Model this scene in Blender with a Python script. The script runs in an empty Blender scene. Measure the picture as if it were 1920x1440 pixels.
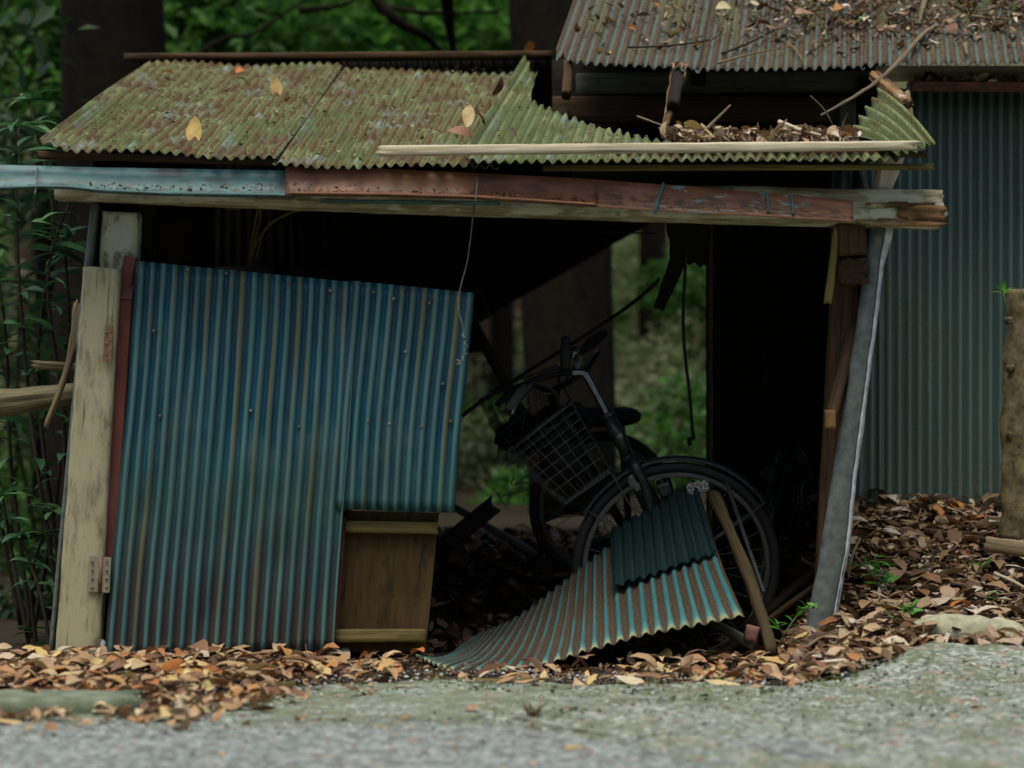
import bpy, math, random
import numpy as np
from mathutils import Vector, Matrix, noise as mnoise

# ------------------------------------------------------------------ camera, sky, sun, exposure
scene = bpy.context.scene
CAM_Z, CAM_D, FPX = 0.824, 8.0, 5000.0          # camera height, distance to the shed front, focal length in photo pixels
cam_data = bpy.data.cameras.new("camera")
cam = bpy.data.objects.new("camera", cam_data)
scene.collection.objects.link(cam)
cam.location = (0, -CAM_D, CAM_Z)
cam.rotation_euler = (math.radians(90), 0, 0)
cam_data.sensor_width = 36.0
cam_data.lens = FPX / 1920.0 * 36.0
cam_data.clip_end = 500
cam_data.dof.use_dof = True
cam_data.dof.focus_distance = 8.3
cam_data.dof.aperture_fstop = 2.0
cam_data.dof.aperture_blades = 9
scene.camera = cam

SUN_EL, SUN_AZ = math.radians(72), math.radians(205)   # light comes from the open road side, high up
world = bpy.data.worlds.new("World")
scene.world = world
world.use_nodes = True
wn = world.node_tree
sky = wn.nodes.new("ShaderNodeTexSky")
sky.sky_type = 'NISHITA'
sky.sun_disc = False
sky.sun_elevation = SUN_EL
sky.sun_rotation = SUN_AZ
sky.dust_density = 4.0
sky.air_density = 1.0
sky.ozone_density = 0.3
bg = wn.nodes["Background"]
wn.links.new(sky.outputs[0], bg.inputs[0])
bg.inputs[1].default_value = 0.08

sun_data = bpy.data.lights.new("sun", 'SUN')
sun_data.energy = 1.4
sun_data.angle = math.radians(40)
sun_data.color = (1.0, 0.97, 0.86)
sun = bpy.data.objects.new("sun", sun_data)
scene.collection.objects.link(sun)
sd = Vector((math.sin(SUN_AZ) * math.cos(SUN_EL), math.cos(SUN_AZ) * math.cos(SUN_EL), math.sin(SUN_EL)))
sun.rotation_euler = (-sd).to_track_quat('-Z', 'Y').to_euler()

vs = scene.view_settings
vs.view_transform = 'Standard'
vs.look = 'None'
vs.exposure = 1.0
vs.gamma = 1.0
vs.use_curve_mapping = False
scene.render.engine = 'CYCLES'
scene.cycles.use_denoising = True
scene.cycles.max_bounces = 6
scene.cycles.transparent_max_bounces = 8
scene.cycles.sample_clamp_indirect = 4.0

# ------------------------------------------------------------------ helpers
COL = scene.collection
rng = random.Random(11)

def P(px, py, Y):
    """world point that stands at depth Y behind the shed front and appears at photo pixel (px, py)"""
    d = CAM_D + Y
    return Vector(((px - 960) / FPX * d, Y, CAM_Z + (720 - py) / FPX * d))

def tag(o, label=None, cat=None, group=None, kind=None):
    if label: o["label"] = label
    if cat: o["category"] = cat
    if group: o["group"] = group
    if kind: o["kind"] = kind
    return o

def empty(name, loc, label, cat, group=None):
    o = bpy.data.objects.new(name, None)
    o.location = loc
    o.empty_display_size = 0.05
    COL.objects.link(o)
    return tag(o, label, cat, group)

def depth_of(o):
    n = 0
    while o.parent: n += 1; o = o.parent
    return n

def world_of(o):
    m = Matrix.Translation(o.location)
    return m

def mesh_obj(name, verts, faces, mat=None, parent=None, uvs=None, smooth=True, mats=None, fmat=None, colors=None):
    me = bpy.data.meshes.new(name)
    me.from_pydata([tuple(v) for v in verts], [], [tuple(f) for f in faces])
    if uvs is not None:
        ul = me.uv_layers.new(name="UVMap")
        idx = np.empty(len(me.loops), dtype=np.int32)
        me.loops.foreach_get("vertex_index", idx)
        ul.data.foreach_set("uv", np.asarray(uvs, dtype=np.float32)[idx].ravel())
    if colors is not None:
        at = me.attributes.new("rnd", 'FLOAT', 'POINT')
        at.data.foreach_set("value", np.asarray(colors, dtype=np.float32))
    if smooth:
        me.polygons.foreach_set("use_smooth", np.ones(len(me.polygons), dtype=bool))
    for m in (mats or ([mat] if mat else [])): me.materials.append(m)
    if fmat is not None: me.polygons.foreach_set("material_index", np.asarray(fmat, dtype=np.int32))
    me.update()
    o = bpy.data.objects.new(name, me)
    COL.objects.link(o)
    if parent: adopt(o, parent)
    return o

def adopt(o, parent):
    # vertices are in world space: undo the parent's offset
    off = Vector((0, 0, 0)); p = parent
    while p: off += p.location; p = p.parent
    o.parent = parent
    o.location = o.location - off
    return o

def solid(o, t, off=0):
    m = o.modifiers.new("thickness", 'SOLIDIFY'); m.thickness = t; m.offset = off
    return o

def nz(x, y=0.0, z=0.0):
    return mnoise.noise(Vector((x, y, z)))

def lerp(a, b, t): return a + (b - a) * t
def sstep(a, b, x):
    t = min(1, max(0, (x - a) / (b - a))); return t * t * (3 - 2 * t)
def pl(xs, ys, x):
    return float(np.interp(x, xs, ys))

def sheet(name, tl, tr, br, bl, waves, mat, parent=None, amp=0.0085, nv=20, spw=8, top=None, bot=None, warp=None,
          thick=0.0012, phase=0.0, edge_bend=0.0, wob=0.002, seed=0):
    """corrugated metal sheet; u runs across the waves, v from the top edge to the bottom edge"""
    nu = int(waves * spw) + 1
    n = ((tr - tl).cross(bl - tl)).normalized()
    if n.y > 0 and abs(n.y) > abs(n.z) * 0.3: n = -n
    elif abs(n.y) <= abs(n.z) * 0.3 and n.z < 0: n = -n
    L = ((bl - tl).length + (br - tr).length) * 0.5
    vs_, uv, fs = [], [], []
    for i in range(nu):
        u = i / (nu - 1)
        v0 = top(u) if top else 0.0
        v1 = bot(u) if bot else 1.0
        w = math.cos(2 * math.pi * (u * waves + phase))
        for j in range(nv + 1):
            v = lerp(v0, v1, j / nv)
            p = tl * (1 - u) * (1 - v) + tr * u * (1 - v) + br * u * v + bl * (1 - u) * v
            p = p + n * (amp * w + wob * 2 * nz(u * 3 + seed, v * 3, seed * 7.1))
            if warp: p = p + warp(u, v)
            vs_.append(p); uv.append((u * waves + phase, v * L))
    for i in range(nu - 1):
        for j in range(nv):
            a = i * (nv + 1) + j
            fs.append((a, a + 1, a + nv + 2, a + nv + 1))
    o = mesh_obj(name, vs_, fs, mat, parent, uv)
    return solid(o, thick)

def frame_of(axis, hint):
    a = axis.normalized()
    w = (hint - a * hint.dot(a)).normalized()
    return a, w, a.cross(w).normalized()

def plank(name, p0, p1, w, t, mat, parent=None, wdir=(1, 0, 0), n=None, rough=0.0, rag0=0.0, rag1=0.0, cham=0.004, k=3,
          w1=None, t1=None, bend=None, twist=0.0, seed=None):
    """timber from p0 to p1: w wide along wdir, t thick; k points per side, rough faces and ragged ends where asked"""
    p0, p1 = Vector(p0), Vector(p1)
    L = (p1 - p0).length
    a, wd, td = frame_of(p1 - p0, Vector(wdir))
    n = n or max(2, min(60, int(L / 0.05)))
    sd_ = rng.random() * 100 if seed is None else seed
    w1 = w if w1 is None else w1; t1 = t if t1 is None else t1
    ring = []
    c = min(cham, w * .25, t * .25)
    def side(ax, ay, bx, by):
        for q in range(k): f = q / k; ring.append((lerp(ax, bx, f), lerp(ay, by, f)))
    def rect(w, t):
        ring.clear()
        hw, ht = w / 2, t / 2
        pts = [(-hw + c, -ht), (hw - c, -ht), (hw, -ht + c), (hw, ht - c), (hw - c, ht), (-hw + c, ht), (-hw, ht - c), (-hw, -ht + c)]
        for q in range(8):
            A, B = pts[q], pts[(q + 1) % 8]
            if q % 2 == 0: side(*A, *B)
            else: ring.append(A)
        return list(ring)
    vs_, uv, fs = [], [], []
    r0 = rect(w, t); m = len(r0)
    per = [0.0]
    for q in range(m): per.append(per[-1] + math.dist(r0[q], r0[(q + 1) % m]))
    for i in range(n + 1):
        f = i / n
        rr = rect(lerp(w, w1, f), lerp(t, t1, f))
        cen = p0.lerp(p1, f)
        if bend: cen = cen + bend(f)
        an = twist * f; ca, sa = math.cos(an), math.sin(an)
        for q in range(m + 1):
            x, y = rr[q % m]
            x, y = x * ca - y * sa, x * sa + y * ca
            s = 1.0
            if rough:
                s = 1 + rough * (nz(x * 60 + sd_, y * 60, f * L * 14 + sd_) + .6 * nz(x * 150, y * 150 + sd_, f * L * 5))
            ex = 0.0
            if i == 0 and rag0: ex = -abs(nz(x * 90 + sd_, y * 90, 3)) * rag0 * 2
            if i == n and rag1: ex = abs(nz(x * 90 + sd_, y * 90, 9)) * rag1 * 2
            vs_.append(cen + wd * x * s + td * y * s + a * ex); uv.append((f * L, per[q] + sd_ * .37))
    for i in range(n):
        for q in range(m):
            b = i * (m + 1) + q
            fs.append((b, b + 1, b + m + 2, b + m + 1))
    for e in (0, n):
        b = e * (m + 1)
        ci = len(vs_)
        cc = sum((vs_[b + q] for q in range(m)), Vector()) / m
        vs_.append(cc + a * ((rag0 if e == 0 else -rag1) * .5)); uv.append((0 if e == 0 else L, sd_))
        for q in range(m):
            fs.append((b + q + 1, b + q, ci) if e == 0 else (b + q, b + q + 1, ci))
    # flat shade would show facets on rough wood; keep smooth only when rough
    o = mesh_obj(name, vs_, fs, mat, parent, uv, smooth=bool(rough))
    return o

def catmull(pts, per=6):
    pts = [Vector(p) for p in pts]
    if len(pts) < 3: return [pts[0].lerp(pts[-1], i / per) for i in range(per + 1)]
    q = [pts[0] * 2 - pts[1]] + pts + [pts[-1] * 2 - pts[-2]]
    out = []
    for i in range(1, len(q) - 2):
        for s in range(per):
            t = s / per
            a, b, c, d = q[i - 1], q[i], q[i + 1], q[i + 2]
            out.append(0.5 * ((2 * b) + (c - a) * t + (2 * a - 5 * b + 4 * c - d) * t * t + (3 * b - a - 3 * c + d) * t ** 3))
    out.append(pts[-1])
    return out

def tube_geo(pts, rad, seg=8, cap=True, lump=0.0, lscale=12.0, flat=1.0, seed=0.0):
    """verts, faces, uvs of a tube along pts; rad a number or a list of the same length as pts"""
    pts = [Vector(p) for p in pts]
    nP = len(pts)
    rad = [rad] * nP if not hasattr(rad, "__len__") else list(np.interp(np.linspace(0, 1, nP), np.linspace(0, 1, len(rad)), rad))
    vs_, uv, fs = [], [], []
    t0 = (pts[1] - pts[0]).normalized()
    ref = Vector((0, 0, 1)) if abs(t0.z) < .9 else Vector((1, 0, 0))
    nrm = (ref - t0 * ref.dot(t0)).normalized()
    L = 0
    for i, p in enumerate(pts):
        t = (pts[min(i + 1, nP - 1)] - pts[max(i - 1, 0)]).normalized()
        nrm = (nrm - t * nrm.dot(t)).normalized()
        b = t.cross(nrm)
        if i: L += (p - pts[i - 1]).length
        for s in range(seg + 1):
            an = 2 * math.pi * (s % seg) / seg
            r = rad[i]
            d = nrm * math.cos(an) + b * math.sin(an) * flat
            if lump:
                q = p + d * r
                r *= 1 + lump * (nz(q.x * lscale + seed, q.y * lscale, q.z * lscale) + .5 * nz(q.x * lscale * 3, q.y * lscale * 3 + seed, q.z * lscale * 3))
            vs_.append(p + d * r); uv.append((L, s / seg * 2 * math.pi * rad[i]))
    for i in range(nP - 1):
        for s in range(seg):
            a = i * (seg + 1) + s
            fs.append((a, a + 1, a + seg + 2, a + seg + 1))
    if cap:
        for e, i in ((0, 0), (1, nP - 1)):
            c = len(vs_); vs_.append(pts[i]); uv.append((L * e, 0))
            for s in range(seg):
                a = i * (seg + 1) + s
                fs.append((a + 1, a, c) if e == 0 else (a, a + 1, c))
    return vs_, fs, uv

def tube(name, pts, rad, mat, parent=None, seg=8, per=6, raw=False, **kw):
    pp = [Vector(p) for p in pts] if raw else catmull(pts, per)
    v, f, u = tube_geo(pp, rad, seg, **kw)
    return mesh_obj(name, v, f, mat, parent, u)

class Geo:
    """collects several pieces of one part"""
    def __init__(s): s.v, s.f, s.u = [], [], []
    def add(s, g):
        b = len(s.v); s.v += g[0]; s.f += [tuple(i + b for i in f) for f in g[1]]; s.u += g[2]
    def build(s, name, mat, parent=None): return mesh_obj(name, s.v, s.f, mat, parent, s.u)

# ------------------------------------------------------------------ material helper
class NB:
    def __init__(s, name, rough=0.7, metal=0.0, spec=0.3):
        s.m = bpy.data.materials.new(name); s.m.use_nodes = True
        s.nt = s.m.node_tree; s.b = s.nt.nodes["Principled BSDF"]
        s.b.inputs["Roughness"].default_value = rough
        s.b.inputs["Metallic"].default_value = metal
        s.b.inputs["Specular IOR Level"].default_value = spec
    def n(s, t, **kw):
        nd = s.nt.nodes.new("ShaderNode" + t)
        for k, v in kw.items(): setattr(nd, k, v)
        return nd
    def put(s, sock, v):
        if isinstance(v, bpy.types.NodeSocket): s.nt.links.new(v, sock)
        elif hasattr(v, "__len__") and len(v) == 3 and sock.type == 'RGBA': sock.default_value = (*v, 1)
        else: sock.default_value = v
    def uv(s): return s.n("UVMap").outputs[0]
    def obj(s): return s.n("TexCoord").outputs["Object"]
    def pos(s): return s.n("NewGeometry").outputs["Position"]
    def map(s, vec, scale=(1, 1, 1), loc=(0, 0, 0)):
        m = s.n("Mapping"); s.put(m.inputs["Vector"], vec); m.inputs["Scale"].default_value = scale; m.inputs["Location"].default_value = loc
        return m.outputs[0]
    def noise(s, vec, scale=5, detail=4, rough=.6, dist=0.0):
        t = s.n("TexNoise"); s.put(t.inputs["Vector"], vec)
        t.inputs["Scale"].default_value = scale; t.inputs["Detail"].default_value = detail
        t.inputs["Roughness"].default_value = rough; t.inputs["Distortion"].default_value = dist
        return t.outputs[0]
    def vor(s, vec, scale=5, out="Distance", feature='F1'):
        t = s.n("TexVoronoi", feature=feature); s.put(t.inputs["Vector"], vec); t.inputs["Scale"].default_value = scale
        return t.outputs[out]
    def math(s, op, a, b=0.0, clamp=False):
        t = s.n("Math", operation=op); t.use_clamp = clamp; s.put(t.inputs[0], a); s.put(t.inputs[1], b); return t.outputs[0]
    def ramp(s, fac, *stops):
        t = s.n("ValToRGB"); s.put(t.inputs[0], fac)
        e = t.color_ramp.elements
        while len(e) < len(stops): e.new(0.5)
        for q, (pos, c) in zip(e, stops):
            q.position = pos; q.color = (c, c, c, 1) if not hasattr(c, "__len__") else (*c, 1)
        return t.outputs[0]
    def mask(s, fac, lo, hi):
        t = s.n("MapRange"); t.interpolation_type = 'SMOOTHSTEP'; s.put(t.inputs[0], fac)
        t.inputs[1].default_value = lo; t.inputs[2].default_value = hi
        return t.outputs[0]
    def mix(s, fac, a, b):
        t = s.n("Mix", data_type='RGBA'); s.put(t.inputs[0], fac); s.put(t.inputs[6], a); s.put(t.inputs[7], b); return t.outputs[2]
    def sep(s, vec):
        t = s.n("SeparateXYZ"); s.put(t.inputs[0], vec); return t.outputs
    def bump(s, h, strength=.3, dist=.004):
        t = s.n("Bump"); s.put(t.inputs["Height"], h); t.inputs["Strength"].default_value = strength; t.inputs["Distance"].default_value = dist
        s.nt.links.new(t.outputs[0], s.b.inputs["Normal"]); return s
    def col(s, c): s.put(s.b.inputs["Base Color"], c); return s
    def rough(s, r): s.put(s.b.inputs["Roughness"], r); return s
# ------------------------------------------------------------------ materials
def wave_mask(b, uvs, power=1.0):
    """1 on the crest of a corrugation, 0 in its trough"""
    c = b.math('COSINE', b.math('MULTIPLY', uvs[0], 2 * math.pi))
    r = b.math('ADD', b.math('MULTIPLY', c, .5), .5)
    return b.math('POWER', r, power) if power != 1 else r

def m_blue_sheet(name, length, dirt_shade_from):
    b = NB(name, .5, 0.0, .45)
    uv = b.uv(); s = b.sep(uv)
    ridge = wave_mask(b, s, 1.6)
    per = b.noise(b.map(uv, (.9, .25, 1)), 1.0, 2)           # differs from wave to wave
    long_ = b.noise(b.map(uv, (.45, 1.3, 1)), 1.0, 3)
    fine = b.noise(b.map(uv, (6, 160, 1)), 1.0, 3)
    hi = b.noise(b.pos(), 220, 3)
    base = b.mix(b.mask(long_, .35, .7), (.001, .040, .066), (.003, .076, .110))
    chalk_lit = b.mix(per, (.048, .165, .185), (.10, .175, .14))  # paler crests: chalky wear plus light falling on them, both in the colour
    f = b.math('MULTIPLY', b.mask(ridge, .0, 1.0), b.math('MULTIPLY', b.math('ADD', b.math('MULTIPLY', long_, 1.2), .15), b.math('ADD', .25, b.math('MULTIPLY', b.noise(b.map(uv, (1.05, .22, 1), (6, 6, 0)), 1.0, 1.5), 1.6))), True)
    c = b.mix(f, base, chalk_lit)
    blotch = b.mask(b.noise(b.map(uv, (.12, 2.6, 1), (5, 1, 0)), 1, 5, .6), .5, .72)
    c = b.mix(b.math('MULTIPLY', blotch, .45), c, (.085, .17, .15))
    scr = b.mask(b.noise(b.map(uv, (5, 2.2, 1), (9, 3, 0)), 1, 5, .75), .62, .7)
    c = b.mix(b.math('MULTIPLY', scr, .5), c, (.015, .035, .035))
    green = b.mask(b.math('ABSOLUTE', b.math('SUBTRACT', s[1], length * .58)), .22, .02)
    c = b.mix(b.math('MULTIPLY', green, b.math('MULTIPLY', b.noise(b.map(uv, (.35, 3, 1)), 1, 3), .6)), c, (.035, .095, .055))
    streak = b.math('MULTIPLY', b.mask(b.noise(b.map(uv, (1.1, .8, 1), (3.3, 1.7, 0)), 1.0, 2.5),  .49, .64),
                    b.mask(b.noise(b.map(uv, (.8, .9, 1), (8, 4, 0)), 1.3, 2), .36, .52))
    streak = b.math('MULTIPLY', streak, b.mask(ridge, .02, .4))
    c = b.mix(b.math('MULTIPLY', streak, .8), c, (.115, .085, .022))
    drip = b.mask(b.noise(b.map(uv, (1.6, .55, 1), (1, 7, 0)), 1.0, 2), .6, .75)
    c = b.mix(b.math('MULTIPLY', drip, .3), c, (.19, .24, .19))
    dz = b.mask(s[1], length * dirt_shade_from, length * 1.02)  # lower part darker: real dirt plus shading, both painted in
    dn = b.math('ADD', b.math('MULTIPLY', b.noise(b.map(uv, (1.5, 3, 1)), 1.5, 4), .9), b.math('MULTIPLY', b.math('SUBTRACT', .72, ridge), .75))
    c = b.mix(b.math('MULTIPLY', dz, b.mask(dn, .35, .75)), c, b.mix(hi, (.020, .016, .012), (.060, .045, .034)))
    spk = b.mask(b.vor(b.map(uv, (1.0, 31.4, 1)), 1.6), .10, .04)
    sel = b.mask(b.noise(b.map(uv, (.8, 20, 1)), 1, 1), .55, .62)
    c = b.mix(b.math('MULTIPLY', spk, sel), c, (.07, .035, .015))
    flk = b.mask(b.vor(b.map(uv, (2.0, 62, 1)), 1.9), .075, .03)
    c = b.mix(b.math('MULTIPLY', flk, b.mask(dz, -.2, .6)), c, (.3, .3, .26))
    b.col(c); b.rough(b.math('ADD', b.math('MULTIPLY', long_, .3), b.math('ADD', .3, b.math('MULTIPLY', dz, .35))))
    return b.bump(b.math('ADD', fine, b.math('MULTIPLY', hi, .6)), .25, .0012).m

def m_moss_roof(name, rust=.5, moss=.5, pale=.5):
    b = NB(name, .85, 0, .2)
    uv = b.uv(); s = b.sep(uv)
    ridge = wave_mask(b, s, 1.0)
    k = b.map(uv, (1, 31.4, 1))                                # equal steps both ways
    big = b.noise(b.map(uv, (.16, 2.0, 1)), 1, 4)
    mid = b.noise(b.map(uv, (.42, 4.2, 1), (4, 2, 0)), 1, 4, .6)
    mid2 = b.noise(b.map(uv, (.40, 3.6, 1), (14, 7, 0)), 1, 4, .6)
    fine = b.noise(k, 2.6, 5, .7)
    scale = b.vor(b.map(k, (1.2, 1.2, 1)), 1.0)
    rustc = b.ramp(fine, (.25, (.035, .022, .010)), (.5, (.092, .056, .022)), (.75, (.16, .11, .05)))
    lich = b.ramp(fine, (.25, (.055, .068, .026)), (.5, (.145, .165, .062)), (.72, (.37, .385, .21)))
    palec = b.ramp(fine, (.3, (.14, .185, .165)), (.65, (.30, .36, .33)))
    rm = b.math('ADD', b.math('MULTIPLY', mid, .85), b.math('ADD', b.math('MULTIPLY', ridge, .22), b.math('MULTIPLY', big, .35)))
    c = b.mix(b.mask(rm, .86 - rust * .28, .93 - rust * .28), lich, rustc)
    pm = b.math('ADD', mid2, b.math('MULTIPLY', big, .3))
    c = b.mix(b.math('MULTIPLY', b.mask(pm, .82 - pale * .25, .98 - pale * .25), .75), c, palec)
    gm = b.math('MULTIPLY', b.mask(b.noise(b.map(uv, (.1, 1.4, 1), (9, 9, 0)), 1, 3), .6 - moss * .25, .8 - moss * .25), b.mask(fine, .3, .6))
    c = b.mix(b.math('MULTIPLY', gm, .75), c, (.07, .125, .035))
    tr = b.math('MULTIPLY', b.mask(ridge, .28, .02), b.mask(fine, .3, .62))
    c = b.mix(b.math('MULTIPLY', tr, .9), c, (.026, .026, .013))
    run = b.mask(b.noise(b.map(uv, (1.3, .9, 1), (3, 11, 0)), 1, 3), .52, .7)
    c = b.mix(b.math('MULTIPLY', run, .55), c, b.mix(fine, (.03, .02, .010), (.10, .06, .024)))
    b.col(c)
    h = b.math('ADD', b.math('MULTIPLY', fine, 1.0), b.math('MULTIPLY', scale, .5))
    return b.bump(h, .9, .004).m

def m_rust_roof(name):
    b = NB(name, .85, 0, .2)
    uv = b.uv(); s = b.sep(uv)
    ridge = wave_mask(b, s, 1.0)
    k = b.map(uv, (1, 31.4, 1))
    fine = b.noise(k, 2.4, 5, .7)
    mid = b.noise(b.map(uv, (.3, 3, 1)), 1, 5, .6)
    rustc = b.ramp(fine, (.25, (.03, .021, .012)), (.55, (.078, .054, .029)), (.78, (.135, .105, .06)))
    blue = b.ramp(fine, (.3, (.045, .058, .05)), (.7, (.125, .15, .132)))
    f = b.math('ADD', b.math('MULTIPLY', ridge, .55), b.math('MULTIPLY', mid, .9))
    c = b.mix(b.mask(f, .55, .88), blue, rustc)
    c = b.mix(b.math('MULTIPLY', b.mask(b.noise(b.map(uv, (.2, 2.2, 1), (5, 3, 0)), 1, 4), .52, .66), .6), c, (.10, .105, .04))
    b.col(c)
    return b.bump(fine, .9, .004).m

def m_green_wall(name):
    b = NB(name, .42, 0, .4)
    uv = b.uv(); s = b.sep(uv)
    ridge = wave_mask(b, s, 1.2)
    mid = b.noise(b.map(uv, (.4, 1.6, 1)), 1, 4)
    c = b.mix(b.math('MULTIPLY', ridge, b.math('ADD', .25, mid)), (.046, .080, .070), (.118, .176, .152))
    k = b.map(uv, (1, 28, 1))
    patch = b.mask(b.noise(b.map(uv, (.28, 1.5, 1), (2, 5, 0)), 1.2, 3), .48, .64)
    spk = b.mask(b.noise(k, 3.5, 4, .8), .50, .62)
    c = b.mix(b.math('MULTIPLY', b.math('MULTIPLY', spk, patch), .9), c, (.085, .06, .025))
    low = b.mask(s[1], 1.2, 1.6)
    c = b.mix(b.math('MULTIPLY', low, b.mask(b.noise(k, 2.0, 4), .55, .62)), c, (.13, .14, .05))
    b.col(c); b.rough(b.math('ADD', .34, b.math('MULTIPLY', mid, .3)))
    return b.bump(b.noise(b.pos(), 90, 3), .12, .002).m

def m_wood(name, light, dark, stain=None, stain_amt=.4, paint=None, paint_amt=0., spec=.2, grain=55):
    b = NB(name, .82, 0, spec)
    uv = b.uv()
    g = b.noise(b.map(uv, (2.2, grain, 1)), 1, 5, .65, .3)
    g2 = b.noise(b.map(uv, (9, grain * 3, 1), (5, 5, 0)), 1, 3, .6)
    spot = b.noise(b.map(uv, (7, 14, 1)), 1, 4, .6)
    c = b.mix(b.ramp(b.math('ADD', b.math('MULTIPLY', g, .7), b.math('MULTIPLY', g2, .3)), (.35, 0.), (.62, 1.)), dark, light)
    if paint: c = b.mix(b.math('MULTIPLY', b.mask(spot, .62 - paint_amt * .5, .72 - paint_amt * .5), .92), c, paint)
    if stain: c = b.mix(b.math('MULTIPLY', b.mask(b.noise(b.map(uv, (3.5, 9, 1), (2, 8, 0)), 1, 5, .7), .5, .68), stain_amt), c, stain)
    crack = b.mask(b.noise(b.map(uv, (2.4, grain * 1.5, 1), (7, 1, 0)), 1, 3), .36, .29)
    c = b.mix(b.math('MULTIPLY', crack, .8), c, tuple(x * .25 for x in dark))
    b.col(c)
    return b.bump(b.math('SUBTRACT', b.math('ADD', g, b.math('MULTIPLY', g2, .5)), b.math('MULTIPLY', crack, .8)), .7, .003).m

def m_plain(name, c0, c1, rough=.5, metal=0., scale=20, bump=.2, spec=.4):
    b = NB(name, rough, metal, spec)
    n = b.noise(b.pos(), scale, 5, .65)
    b.col(b.ramp(n, (.3, c0), (.7, c1)))
    b.rough(b.math('ADD', rough - .12, b.math('MULTIPLY', n, .25)))
    return b.bump(b.noise(b.pos(), scale * 5, 3), bump, .0015).m

def m_gutter(name, c0, c1, dirt, patch=None, p_lo=1.0, p_hi=2.0):
    """uv: u metres along, v 0 at the back edge to 1 at the front lip"""
    b = NB(name, .5, 0, .35)
    uv = b.uv(); s = b.sep(uv)
    n = b.noise(b.map(uv, (5, 3, 1)), 1, 5)
    c = b.ramp(n, (.3, c0), (.7, c1))
    if patch:
        pm = b.math('MULTIPLY', b.mask(b.noise(b.map(uv, (16, 5, 1)), 1, 4), .56, .6), b.math('MULTIPLY', b.mask(s[0], p_lo, p_lo + .15), b.mask(s[0], p_hi, p_hi - .1)))
        c = b.mix(pm, c, patch)
    low = b.math('MULTIPLY', b.mask(s[1], .15, .5), b.mask(s[1], .95, .75))
    d = b.noise(b.map(uv, (26, 7, 1)), 1, 6, .75)
    c = b.mix(b.math('MULTIPLY', low, b.mask(d, .44, .58)), c, dirt)
    d2 = b.noise(b.map(uv, (9, 5, 1), (3, 3, 0)), 1, 5, .7)
    c = b.mix(b.math('MULTIPLY', b.mask(d2, .42, .7), .75), c, dirt)
    b.col(c)
    return b.bump(d, .25, .003).m

def m_leaf(name, stops, trans=.0, rough=.6, attr=False):
    b = NB(name, rough, 0, .3)
    if attr:
        a = b.n("Attribute"); a.attribute_name = "rnd"; f = a.outputs["Fac"]
    else:
        f = b.n("ObjectInfo").outputs["Random"]
    c = b.ramp(f, *stops)
    n = b.noise(b.obj() if not attr else b.pos(), 60, 4, .6)
    c = b.mix(b.math('MULTIPLY', b.mask(n, .4, .75), .45), c, b.mix(.6, c, (.03, .018, .01)))
    b.col(c)
    if trans:
        t = b.n("BsdfTranslucent"); b.put(t.inputs[0], c)
        mx = b.n("MixShader"); mx.inputs[0].default_value = trans
        b.nt.links.new(b.b.outputs[0], mx.inputs[1]); b.nt.links.new(t.outputs[0], mx.inputs[2])
        b.nt.links.new(mx.outputs[0], b.nt.nodes["Material Output"].inputs[0])
    return b.m

M = {}
M['blue'] = m_blue_sheet("blue_sheet_paint", 1.19, .42)
M['blue_short'] = m_blue_sheet("blue_sheet_paint_short", 1.19, .8)
M['roof_a'] = m_moss_roof("lichen_roof_tin", .62, .45, .5)
M['roof_c'] = m_moss_roof("mossy_roof_tin", .25, .95, .55)
M['roof_dark'] = m_plain("dark_roof_underside", (.012, .011, .009), (.035, .03, .024), .8, 0, 30)  # near-black grey tone, mottled by noise
M['rust_roof'] = m_rust_roof("rusty_roof_tin")
M['green_wall'] = m_green_wall("green_wall_tin")
M['post'] = m_wood("cream_post_paint", (.385, .365, .225), (.18, .165, .09), (.065, .065, .03), .75, (.37, .35, .22), .42, grain=40)
M['post_worn'] = m_wood("flaking_white_post", (.34, .32, .2), (.10, .09, .045), (.06, .06, .02), .6, (.52, .53, .43), .42)
M['beam'] = m_wood("weathered_lintel", (.42, .38, .24), (.13, .10, .05), (.09, .085, .035), .6, (.5, .48, .36), .3)
M['rot'] = m_wood("rotten_wood", (.26, .15, .06), (.035, .02, .01), (.02, .013, .008), .8, (.4, .36, .24), .18)
M['batten'] = m_wood("bleached_batten", (.62, .57, .42), (.33, .28, .16), (.2, .19, .08), .35)
M['brownwood'] = m_wood("old_brown_wood", (.085, .05, .025), (.03, .018, .009), (.02, .015, .01), .6)
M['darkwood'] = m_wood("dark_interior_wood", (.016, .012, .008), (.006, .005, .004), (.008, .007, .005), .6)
M['greywood'] = m_wood("grey_green_boards", (.115, .12, .085), (.05, .052, .038), (.03, .03, .02), .5)
M['panelwood'] = m_wood("brown_door_board", (.095, .060, .019), (.038, .025, .010), (.016, .014, .006), .9, grain=22)
M['railwood'] = m_wood("door_rail_wood", (.21, .165, .055), (.085, .065, .022), (.03, .026, .01), .5)
M['palechunk'] = m_wood("pale_split_wood", (.62, .53, .42), (.42, .33, .24), (.2, .16, .11), .25, grain=30)
M['stick'] = m_wood("pale_bark_stick", (.27, .21, .12), (.09, .065, .035), (.07, .065, .03), .5)
M['logwood'] = m_wood("grey_split_log", (.20, .18, .10), (.06, .05, .028), (.08, .075, .03), .5)
M['twig'] = m_wood("dry_twig", (.24, .19, .12), (.09, .065, .04), grain=20)
M['twig_dark'] = m_wood("dark_twig", (.06, .045, .03), (.02, .016, .012), grain=20)
M['gut_blue'] = m_gutter("blue_green_gutter", (.042, .12, .125), (.085, .20, .195), (.04, .026, .02))
M['gut_red'] = m_gutter("red_brown_gutter", (.17, .070, .032), (.25, .108, .054), (.05, .03, .02), (.22, .33, .30), 1.03, 1.6)
M['gut_red2'] = m_gutter("red_eave_gutter", (.16, .045, .035), (.22, .07, .05), (.05, .03, .02))
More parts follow.
